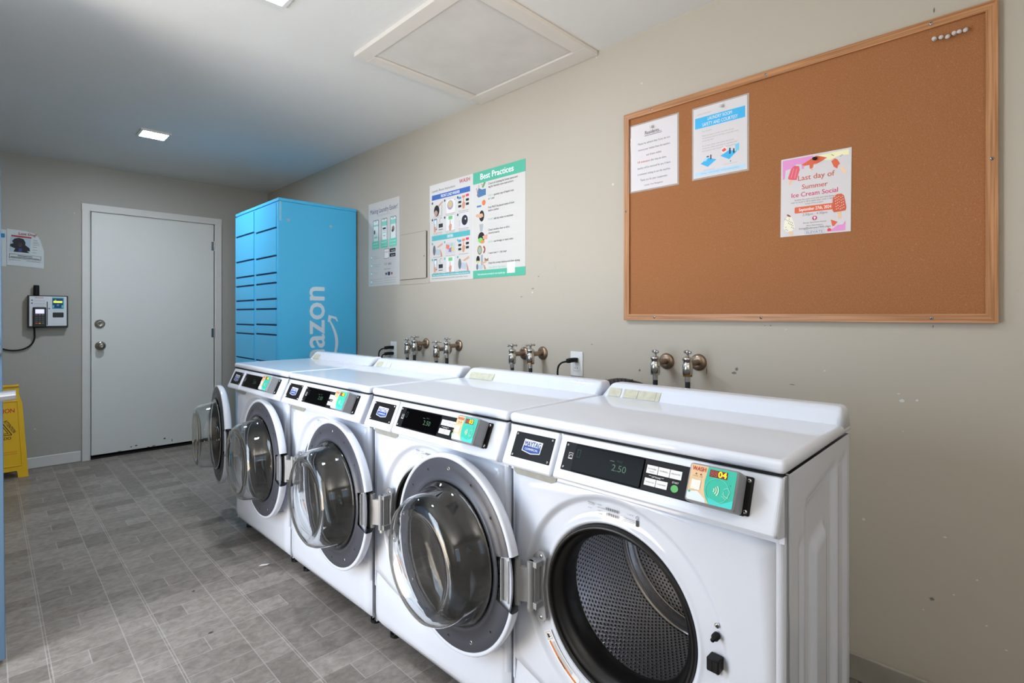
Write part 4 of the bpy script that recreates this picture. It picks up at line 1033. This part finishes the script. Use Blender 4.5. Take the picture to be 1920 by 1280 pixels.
# right half
c.k = 1; c.rect(120.5, 0, 119.5, 19, TEAL); c.rect(120.5, 161, 119.5, 13, TEAL); c.up()
c.text('Best Practices', 177, 13.6, 9.4, (238, 240, 236), 'c', fit=76, bold=.04)
items = (('', 'Check all clothing for loose items and', 'tag for laundry care instructions'), ('ONLY a ', 'quarter cup of liquid soap', 'or 1 pod'), ('', 'Pods MUST be placed inside of drum', 'before clothes'),
         ('DO NOT ', 'add any water to machines', ''), ('', 'Check machine door or lid is', 'closed properly'), ('DO NOT ', 'use foreign or bent coins', ''), ('', '1 wash load = 1 dry load', ''), ('', 'Clean lint screen before and after drying', ''))
ys = (25, 44, 63, 82, 99, 118, 136, 152)
for (em, a_, b_), y in zip(items, ys):
    x = 158
    if em: c.text(em.strip(), x, y, 2.9, (120, 196, 180), 'l', fit=len(em)*1.65); x += len(em)*1.65+1.5
    c.text(a_, x, y, 3.1, KK, 'l', fit=len(a_)*1.72, bold=.012)
    if b_: c.text(b_, 158, y+5, 3.1, KK, 'l', fit=len(b_)*1.72, bold=.012)
    c.rect(158, y+8.5, 74, .25, (214, 212, 210))
c.text('Scan QR for Tips Videos', 198, 159, 2.6, (130, 190, 180), 'r', fit=38); c.text('Visit washlaundry.com/help for more laundry tips', 196, 169, 3.0, (236, 240, 238), 'r', fit=64); c.rect(201, 152, 17, 17, (232, 230, 228))
# pictures on the right half
c.k = 1
c.poly([(130, 38), (134, 26), (142, 30), (152, 30), (152, 40), (134, 42)], (78, 120, 164)); c.poly([(142, 26), (148, 18.5), (152, 20), (146, 28)], (98, 160, 96)); c.ell(135, 24, 2, 3, (190, 180, 170)); c.line([(129, 26), (133, 38)], 1.4, (170, 120, 90)); c.ell(142, 22, 2.6, 1.6, (214, 160, 160))
c.rect(130, 55, 11, 3, (84, 130, 176)); c.ell(147, 52, 4.4, 4.4, (226, 126, 76)); c.rect(130, 48, 12, 2, (190, 206, 222))
c.ell(142, 73, 6, 9, (32, 32, 34)); c.up(); c.poly([(128, 69), (144, 69), (146, 74), (140, 76), (128, 73)], (214, 168, 140)); c.k = 1
c.poly([(136, 86), (146, 86), (144, 98), (138, 98)], (170, 176, 180))
c.ell(141, 108, 8, 9, (34, 36, 38)); c.up(); c.ell(139, 112, 6, 4, (110, 210, 100)); c.ell(144, 115, 5, 3, (220, 140, 80)); c.poly([(144, 106), (156, 104), (155, 112), (146, 111)], (214, 160, 140)); c.k = 1
c.ell(137, 128, 5.6, 7.6, (150, 120, 80)); c.up(); c.ell(137, 128, 4, 5.6, (150, 176, 160)); c.k = 1; c.arc(144, 128, 7, 3, -1.2, 1.2, (150, 70, 56))
c.ell(133, 143, 4.4, 6, (30, 32, 28)); c.up(); c.ell(133, 147, 3.4, 2, (200, 200, 110)); c.k = 1; c.rect(131.5, 149, 3, 5, (170, 196, 216)); c.rect(140, 136, 5, 20, (156, 164, 176)); c.poly([(149, 141), (154, 144), (158, 142), (158, 147), (149, 147)], (150, 120, 90))
c.ell(131, 155, 2.4, 5, (100, 104, 112)); c.poly([(134, 152), (146, 153), (144, 160), (134, 159)], (176, 190, 202)); c.up(); c.poly([(138, 150), (153, 146), (154, 149), (146, 151)], (206, 166, 138)); c.poly([(146, 151), (150, 154), (153, 160), (148, 160)], (196, 148, 124)); c.k = 1
po = mb.build('wall_poster', None, (-2.285, YR-.0005, 1.673)); tag(po, 'large poster with washer instructions beside green Best Practices list', 'poster', 'laundry posters on the wall')

# ============================================================ CORK BOARD
bx0, bx1, bz0, bz1 = -1.267, -.075, 1.143, 2.03
cb = thing('cork_board', ((bx0+bx1)/2, YR, (bz0+bz1)/2)); tag(cb, 'large cork notice board with a wooden frame above the washers', 'notice board')
bw, bh = bx1-bx0, bz1-bz0
MB().box(-bw/2+.005, bw/2-.005, -.010, 0, -bh/2+.005, bh/2-.005, cork_material()).build('cork_panel', cb)
WX = wood_material('oak_frame_rail', 'x'); WZ = wood_material('oak_frame_stile', 'z')
fw = .026
for z0, z1 in ((-bh/2, -bh/2+fw), (bh/2-fw, bh/2)):
    s_ = 1 if z0 > 0 else -1; zo = bh/2*s_; zi = (bh/2-fw)*s_
    MB().prism([(-bw/2, zo), (bw/2, zo), (bw/2-fw, zi), (-bw/2+fw, zi)], -.018, -.001, WX, axis='y').build('frame_rail', cb, bevel=.002)
for s_ in (-1, 1):
    xo = bw/2*s_; xi = (bw/2-fw)*s_
    MB().prism([(xo, -bh/2), (xo, bh/2), (xi, bh/2-fw), (xi, -bh/2+fw)], -.018, -.001, WZ, axis='y').build('frame_stile', cb, bevel=.002)
cx_, cz_ = (bx0+bx1)/2, (bz0+bz1)/2
for (x, z) in ((-1.133, 2.018), (-.68, 2.017), (-.22, 2.017), (-1.255, 1.612), (-1.12, 1.156), (-.697, 1.156), (-.219, 1.156), (-.088, 1.595)):
    MB().lathe([(0, -.0215), (.003, -.021), (.0052, -.018)], STEEL, Matrix.Translation((x-cx_, 0, z-cz_)), 12).lathe([(0, -.0218), (.0018, -.0218)], DARK, Matrix.Translation((x-cx_, 0, z-cz_)), 8).build('frame_screw', cb)

YP = YR-.0105
def pin(x, z, lab, mt=CLEARP, lean=0.0, grp='clear push pins in the cork board'):
    M = Matrix.Rotation(lean, 4, 'X')
    o = MB().lathe([(0, -.020), (.005, -.0195), (.0055, -.017), (.003, -.014), (.0028, -.007), (.0058, -.004), (.006, -.002), (0, -.0015)], mt, M, 14).cyl((0, -.002, 0), (0, .004, 0), .0005, STEEL, 6).build('push_pin', None, (x, YP-.0016, z))
    tag(o, lab, 'push pin', grp); return o
# residents notice, in a clear sleeve
def notice(w_, h_, U, V, x, z, lab, sleeve=True, rot=0.0):
    t = thing('notice_sheet', (x, YP, z), (0, rot, 0)); tag(t, lab, 'notice', 'papers on the cork board')
    if sleeve: MB().rbox(-w_/2-.006, w_/2+.006, -.0006, 0, -h_/2-.006, h_/2+.006, .0002, SLEEVE, seg=1).build('clear_sleeve', t)
    mb = MB(); mb.box(-w_/2, w_/2, -.0014, -.0007, -h_/2, h_/2, mat('notice_white', (214, 209, 210), 0.45))
    return t, mb, Canvas(mb, w_, h_, U, V, y0=-.0014, eps=.0002)
t, mb, c = notice(.214, .277, 85, 110, -1.1275, 1.832, 'white laminated notice headed Residents, leftmost paper on the cork board')
GR = (70, 68, 70)
c.text('Residents...', 42, 19, 6, (50, 50, 50), 'c', fit=30, bold=.02); c.rect(26, 20.6, 32, .8, (50, 50, 50))
for i, tx in enumerate(('Please be advised that if you do not', 'remove your clothes from the washers', 'and dryers within', '', 'laundry will be removed for you if there', 'is someone waiting to use the machine.', 'Thank you for your cooperation.')):
    if tx: c.text(tx, 43, 34+i*10.2, 3.3, GR, 'c', fit=min(60, len(tx)*1.62))
c.text('10 minutes', 13, 34+3*10.2, 3.5, (196, 70, 76), 'l', fit=23, bold=.02); c.text('after they are done...', 37.5, 34+3*10.2, 3.3, GR, 'l', fit=30)
c.text('Laundry Time Management', 43, 104, 2.6, GR, 'c', fit=34)
mb.build('printed_page', t)
t, mb, c = notice(.206, .270, 85, 110, -.850, 1.832, 'laminated notice headed Laundry Room Safety and Courtesy on a blue band')
SKY = (66, 178, 230)
c.rect(3, 15, 79, 17, SKY); c.rect(3, 101, 79, 6, (184, 218, 240)); c.text('LAUNDRY ROOM SAFETY', 6, 11, 2.2, LG, 'l', fit=24); c.up()
c.text('LAUNDRY ROOM', 43, 22, 5.2, (220, 232, 242), 'c', fit=38, bold=.012); c.text('SAFETY AND COURTESY', 43, 30, 5.2, (220, 232, 242), 'c', fit=56, bold=.012); c.k = 1
c.text('Dear Residents,', 15, 39, 2.2, LG, 'l', fit=16)
for y, tx in ((46, 'Please help keep our laundry room clean and safe'), (50, 'for all. Remove lint from the dryer screens after every'), (54, 'use and wipe down.'), (62, 'Do not leave clothes in the machine. Be kind and'), (66, 'considerate; children must always be supervised while'), (70, 'here and please report any machine needing service.')):
    c.text(tx, 15, y, 2.2, (160, 158, 162), 'l', fit=len(tx)*1.04)
c.poly([(12, 88), (25, 81), (38, 86), (24, 95)], SKY); c.poly([(44, 82), (58, 76), (70, 80), (58, 90)], SKY); c.up()
c.poly([(17, 83), (22, 79), (26, 80), (20, 86)], (170, 214, 236)); c.rect(28, 77, 2, 7, (60, 60, 90)); c.rect(22, 78, 4, 2, (80, 80, 90))
c.ell(50, 74, 5, 5, (230, 220, 222)); c.up(); c.poly([(46, 74), (51, 71), (54, 75), (49, 77)], (226, 84, 76)); c.rect(58, 73, 2.2, 9, (50, 60, 90)); c.rect(64, 75, 2, 7, (40, 50, 70)); c.poly([(67, 70), (73, 68), (73, 79), (68, 80)], (120, 200, 232)); c.k = 1
c.text('Remove lint after each', 26, 100, 1.6, LG, 'c', fit=18); c.text('First aid close at hand', 60, 97, 1.6, LG, 'c', fit=20); c.ell(60, 93, 1, 1.2, (90, 140, 120), 8)
c.up(); c.text('Washing  -  Follow the rules  -  Laundry machine guidelines', 43, 105, 2.2, (130, 178, 214), 'c', fit=60)
mb.build('printed_page', t)
# ice cream flyer
t, mb, c = notice(.211, .269, 85, 110, -.527, 1.5695, 'ice cream social flyer pinned low on the cork board', sleeve=False, rot=.01)
PK = (226, 150, 205); OR = (222, 104, 70); YL = (240, 236, 190)
c.poly([(2, 2), (40, 2), (40, 8), (30, 12), (29, 18), (26.5, 18), (26, 11), (20, 10), (12, 15), (6, 16), (5, 28), (2.5, 29), (2, 20)], PK)
c.poly([(46, 3), (82, 2), (82, 9), (72, 8), (60, 12), (52, 10)], YL); c.up()
c.poly([(26, 12), (34, 8), (44, 3), (50, 5), (57, 8), (50, 12), (45, 14), (41, 14), (39.5, 21), (36.5, 20), (36, 14), (30, 14)], OR); c.up()
c.arc(38, 15, 5, .6, .2, 2.0, (245, 235, 235)); c.line([(62, 5), (65, 7)], .7, (140, 110, 110)); c.line([(72, 10), (75, 7.5)], .7, (150, 140, 180))
c.k = 2; c.poly([(13, 15), (17, 11.5), (23, 13), (24, 18), (20, 32), (11, 30), (9, 28)], (226, 98, 116)); c.poly([(12, 30), (15, 31), (12.5, 38), (10, 37)], (234, 196, 158)); c.up(); c.line([(16.5, 15), (13, 28)], .8, (244, 150, 160)); c.line([(20.5, 16), (17.5, 29)], .8, (244, 150, 160))
c.k = 2; c.poly([(62, 14), (66, 11), (69, 13), (72, 19), (70, 21), (69, 25), (65, 22)], OR); c.poly([(72, 25), (75, 23), (80, 31), (77, 34)], (238, 206, 176))
FN = (196, 92, 62)
c.k = 1
for tx, x, y, s_, cc, ft in (('Last day of', 44, 33.5, 7, (200, 96, 66), 44), ('Summer', 42.5, 46, 6.4, (206, 88, 72), 31), ('Ice Cream Social', 42, 56, 6.2, (208, 54, 112), 56)):
    c.text(tx, x, y, s_, cc, 'c', fit=ft, bold=.022)
for y, tx in ((61, 'Summer has come to an end, and what better'), (64.2, 'way to send it off in style than with a delightful'), (67.4, 'scoop of ice cream?')): c.text(tx, 42, y, 2.0, (110, 100, 104), 'c', fit=len(tx)*1.15)
c.rrect(18, 70, 50, 8.6, 1.6, OR); c.up(); c.text('September 27th, 2024', 43, 76.2, 4.2, (248, 232, 226), 'c', fit=39, bold=.03); c.k = 1
c.text('2:30pm - 4:30pm', 43, 83, 3.2, (110, 100, 104), 'c', fit=30); c.ell(43, 87.6, 3, 3, (196, 50, 96)); c.up(); c.ell(43, 87, 1.4, 1.4, (245, 225, 230)); c.poly([(41.8, 87.4), (44.2, 87.4), (43, 90)], (245, 225, 230)); c.k = 1
c.text('Elevate Apartment Homes', 43, 94, 2.0, (110, 100, 104), 'c', fit=28); c.text('More Information:', 43, 98, 2.0, (110, 100, 104), 'c', fit=20); c.text('living@elevate1900.com', 43, 101.8, 2.6, (80, 80, 90), 'c', fit=38)
c.frame(31, 103.6, 24, 5.4, .3, (150, 160, 190)); c.text('ELEVATE', 43, 108, 3.2, (110, 130, 180), 'c', fit=20)
# popsicles right and left, bottom splash
c.k = 2
c.poly([(64, 66), (65, 62), (69, 59), (74, 59), (77, 62), (80, 78), (79, 82), (66, 83), (64, 80)], (206, 96, 66)); c.poly([(70, 83), (74, 83), (74.6, 92), (71, 92)], (234, 196, 158)); c.up()
for i in range(26): c.ell(66.5+(i*5.3) % 11, 62+(i*7.7) % 19, .55, .55, (250, 236, 220), 6)
c.k = 2; c.poly([(5, 88), (7, 84), (11, 80), (14, 82), (17, 90), (19, 98), (15, 103), (8, 103), (4, 98)], (240, 236, 214)); c.poly([(11, 103), (15, 102.6), (16.4, 109), (13.4, 109)], (234, 196, 158)); c.up()
for i in range(16): c.ell(6+(i*4.3) % 11, 85+(i*6.1) % 17, .5, .7, (60, 56, 60), 6)
c.poly([(8, 78.5), (10.5, 79), (14, 82.2), (12, 82.6), (9, 81.2)], (140, 76, 56))
c.k = 1; c.poly([(56, 108), (64, 105), (70, 100), (76, 100), (79, 95), (79, 108)], PK); c.up(); c.poly([(62, 92), (70, 96), (66, 101), (64, 101)], OR); c.ell(60.5, 105.5, 2.4, 2, (226, 66, 74)); c.line([(60, 104), (59, 101), (56.5, 99.6)], .35, (120, 60, 60))
mb.build('printed_page', t)
pin(-1.131, 1.948, 'clear push pin holding the Residents notice', lean=.3)
pin(-.838, 1.952, 'clear push pin holding the safety and courtesy notice', lean=.3)
pin(-.524, 1.688, 'black push pin holding the ice cream flyer', mat('black_pin', (14, 12, 20), 0.2), .2)
for i, (x, z) in enumerate(((-.212, 1.9705), (-.1965, 1.9705), (-.182, 1.968), (-.1675, 1.970), (-.156, 1.9715), (-.143, 1.972))):
    pin(x, z, ('leftmost', 'second from the left', 'third from the left', 'third from the right', 'second from the right', 'rightmost')[i]+' of six spare clear pins, upper right of cork board', lean=.35+.1*(i % 3-1))

# ============================================================ BACK WALL: papers, card terminal, wet floor sign
BX = XB
def on_back(o, y, z, x=0.0): o.location = (BX+x, y, z); o.rotation_euler = (0, 0, PI/2); return o
mb = MB(); W2, H2 = .205, .268
# torn, slightly curled sheet
def dogp(u, v): return (u-.5)*W2, -.0012-.03*max(0, u-.80)*max(0, 1-v), (.5-v)*H2+.008-.016*u
out = [(0, 0), (.5, 0), (.80, .06), (.9, .2), (.97, .42), (1, .5), (1, 1.0), (.6, 1.0), (0, 1)]
t = thing('lost_dog_flyer'); on_back(t, .208, 1.662, .0015); tag(t, 'torn lost dog flyer with photo of a black dog, above the payment terminal', 'flyer')
pv = [dogp(*p) for p in out]
mb.add(pv+[(p[0], p[1]+.001, p[2]) for p in pv], [list(range(len(pv))), list(range(len(pv), 2*len(pv)))[::-1]]+[(i, (i+1) % len(pv), len(pv)+(i+1) % len(pv), len(pv)+i) for i in range(len(pv))], mat('flyer_paper', (196, 204, 206), 0.6))
c = Canvas(mb, W2, H2, 100, 131, Matrix.Rotation(.065, 4, 'Y'), y0=-.0036, eps=.0003)
c.text('Lost Dog!', 52, 16, 9, (150, 40, 52), 'c', fit=48, bold=.03); c.rect(9, 20, 54, 5.5, (166, 44, 54)); c.rect(8, 28, 54, 52, (168, 190, 204)); c.up()
c.poly([(12, 42), (18, 32), (30, 28), (42, 31), (48, 42), (48, 52), (60, 62), (62, 72), (54, 74), (61, 80), (18, 80), (22, 68), (8, 62), (8, 54), (16, 50)], (22, 22, 32)); c.up(); c.ell(34, 52, 6, 7, (52, 40, 50)); c.ell(34, 58, 3, 2, (90, 66, 60)); c.rect(31, 66, 9, 13, (40, 66, 130))
c.k = 1
for y, w_ in ((30, 12), (36, 14), (41, 18), (47, 18), (55, 12), (66, 14), (76, 12)): c.rect(68, y, w_, 1.4, (120, 124, 130))
c.frame(8, 88, 86, 16, 1, (50, 52, 56)); c.rect(30, 92, 40, 2.6, (70, 72, 78)); c.rect(12, 98, 78, 2.4, (70, 72, 78)); c.rect(9, 109, 30, 1.2, (120, 124, 130)); c.rect(54, 109, 38, 1.2, (120, 124, 130))
mb.build('printed_page', t)
t = thing('notice_sheet'); on_back(t, .045, 1.66, .001); tag(t, 'mostly hidden white paper left of the lost dog flyer, at the blue door edge', 'notice')
mb = MB(); mb.box(-.06, .058, -.001, 0, -.135, .135, mat('flyer_paper', (196, 204, 206), 0.6)); Canvas(mb, .12, .27, 12, 27, y0=-.001).rect(7, 3, 4, 3, (30, 130, 180)); mb.build('printed_page', t)

# card payment terminal
pt = thing('payment_terminal'); on_back(pt, .332, 1.19, 0); tag(pt, 'wall-mounted laundry card payment terminal with keypad and antenna left of the door', 'payment terminal')
w_, h_ = .232, .245; D_ = .062
MB().rbox(-w_/2, w_/2, -D_, 0, -h_/2, h_/2, .004, mat('terminal_black', (24, 25, 28), 0.4), seg=2).build('housing', pt)
mb = MB(); mb.rbox(-.107, .107, -D_-.003, -D_+.001, -.108, .116, .002, mat('terminal_white', (206, 212, 218), 0.4), seg=1); c = Canvas(mb, .214, .224, 214, 224, Matrix.Translation((0, 0, .004)), y0=-D_-.003, eps=.0004)
c.text('WASH', 54, 16, 10, (180, 60, 50), 'c', fit=50, bold=.03)
for y in (34, 56): c.text('Tap or insert card', 28, y, 5, (110, 116, 122), 'l', fit=58); c.rect(10, y-8, 10, 9, (90, 100, 108)); c.rect(26, y+4, 64, .8, (130, 136, 140))
c.text('Happy to help', 40, 78, 4.5, (110, 116, 122), 'l', fit=40); c.rect(98, 40, 5, 180, (24, 25, 28)); c.rrect(128, 6, 70, 90, 3, (96, 190, 190)); c.ell(112, 92, 5, 5, (90, 100, 108)); c.text('Insert card here', 165, 112, 4, (80, 90, 96), 'c', fit=56); c.text('support and service', 160, 212, 3.5, (150, 156, 160), 'c', fit=80)
c.rrect(132, 122, 64, 38, 5, (18, 18, 20)); c.up(); c.rrect(137, 127, 54, 26, 3, (44, 44, 46)); c.rrect(131, 14, 62, 76, 3, (26, 70, 120)); c.up(); c.rect(136, 34, 52, 14, mat('lcd_green', (200, 224, 60), 0.4, emit=.9)); c.ell(148, 28, 5, 3, (225, 232, 245)); c.poly([(158, 58), (170, 60), (168, 72), (154, 72)], (90, 150, 200)); c.rect(131, 66, 10, 20, (96, 190, 190)); c.rect(183, 66, 10, 20, (96, 190, 190))
mb.build('faceplate', pt)
kp = MB(); kp.rbox(-.088, -.012, -D_-.020, -D_, -.118, .034, .006, mat('terminal_black', (24, 25, 28), 0.4), seg=2)
c = Canvas(kp, .076, .152, 76, 152, Matrix.Translation((-.05, 0, -.042)), y0=-D_-.020, eps=.0004)
c.rect(14, 16, 50, 32, mat('screen_lilac', (196, 196, 236), 0.3, emit=.9))
for r in range(5):
    for q in range(3): c.rrect(14+q*18, 58+r*15 if r else 54, 13, 7 if r else 5, 1.5, ((150, 150, 156) if r == 0 else (78, 80, 86)) if r < 4 else ((190, 70, 56), (206, 170, 60), (70, 110, 90))[q])
kp.build('keypad_reader', pt)
MB().lathe([(0, .122), (.017, .122), (.0175, .130), (.0165, .195), (.0155, .2), (0, .201)], BLACKP, Matrix.Translation((-.066, -.03, 0)) @ Matrix.Rotation(PI/2, 4, 'X'), 24).build('antenna', pt)
MB().tube([(-.078, -.03, -.122), (-.076, -.03, -.16), (-.078, -.028, -.21), (-.10, -.022, -.255), (-.15, -.016, -.285), (-.22, -.010, -.285), (-.30, -.008, -.25), (-.36, -.006, -.2)], .0055, BLACKP, 12).build('power_cord', pt)

# wet floor sign
ws = thing('wet_floor_sign', (-5.16, .066, 0), (0, 0, PI/2)); tag(ws, 'yellow folding wet floor caution sign standing by the back wall', 'caution sign')
def sign_leaf(face):
    hgt, bwid, twid = .655, .148, .100
    pts = [(-bwid, 0), (-bwid+.055, 0), (-bwid+.06, .05), (bwid-.06, .05), (bwid-.055, 0), (bwid, 0), (twid+.018, .53), (twid+.004, .58), (twid, .60), (twid, .64), (-twid, .64), (-twid, .60), (-twid-.004, .58), (-twid-.018, .53)]
    mb = MB(); mb.prism(pts, -.008, .008, YELLOW, axis='y')
    rim = [(-.115, .085), (.115, .085), (.092, .545), (-.092, .545)]
    if face:
        for i in range(4):
            a, b = rim[i], rim[(i+1) % 4]; mb.tube([(a[0], -.009, a[1]), (b[0], -.009, b[1])], .0035, YELLOW, 8, 0)
        c = Canvas(mb, .3, .64, 300, 640, Matrix.Translation((0, 0, .32)), y0=-.008, eps=.0005)
        c.text('CAUTION', 150, 175, 30, (196, 58, 34), 'c', fit=152, bold=.03)
        c.line([(150, 222), (212, 332), (88, 332), (150, 222)], 5, (40, 34, 18)); c.line([(150, 244), (193, 320), (107, 320), (150, 244)], 4, (40, 34, 18))
        c.text('ATTENTION', 167, 232, 20, (40, 34, 18), 'l', fit=104, bold=.03, rot=1.05)
        c.text('CUIDADO', 150, 364, 20, (40, 34, 18), 'c', fit=116, bold=.03)
        c.ell(150, 262, 8, 8, (40, 34, 18)); c.line([(150, 268), (146, 290), (162, 300)], 7, (40, 34, 18)); c.line([(148, 276), (130, 270)], 5, (40, 34, 18))
        c.rect(60, 452, 180, 3, (206, 90, 40)); c.rect(60, 466, 180, 3, (206, 90, 40))
    return mb
lf = sign_leaf(True).build('front_leaf', ws, (0, 0, 0), (-math.radians(9), 0, 0), bevel=.003)
lb_ = sign_leaf(False).build('rear_leaf', ws, (0, .205, 0), (math.radians(9), 0, 0), bevel=.003)
MB().cyl((-.10, .1, .648), (.10, .1, .648), .011, YELLOW, 14).build('hinge_rod', ws)

# ============================================================ litter on the floor
def scrap(x, y, w_, d_, a, lab, m=PAPER):
    mb = MB(); pts = [(-w_/2, -d_/2), (w_*.3, -d_*.45), (w_/2, -d_*.1), (w_*.42, d_/2), (-w_*.35, d_*.4)]
    n = len(pts); z = [.001, .004, .008, .003, .0015]
    vs = [(p[0], p[1], q) for p, q in zip(pts, z)]+[(p[0], p[1], q+.0006) for p, q in zip(pts, z)]
    mb.add(vs, [list(range(n))[::-1], list(range(n, 2*n))]+[(i, (i+1) % n, n+(i+1) % n, n+i) for i in range(n)], m)
    tag(mb.build('paper_scrap', None, (x, y, 0), (0, 0, a)), lab, 'litter', 'small litter on the floor')
scrap(-2.545, .915, .046, .018, .9, 'torn white paper scrap on the floor in front of the third washer')
DKS = mat('dark_crumb', (70, 72, 70), 0.7)
scrap(-2.515, .615, .014, .008, .4, 'tiny dark crumb on the floor, farther one in the aisle', DKS)
scrap(-2.144, .581, .016, .008, 1.2, 'tiny dark crumb on the floor, nearer one in the aisle', DKS)
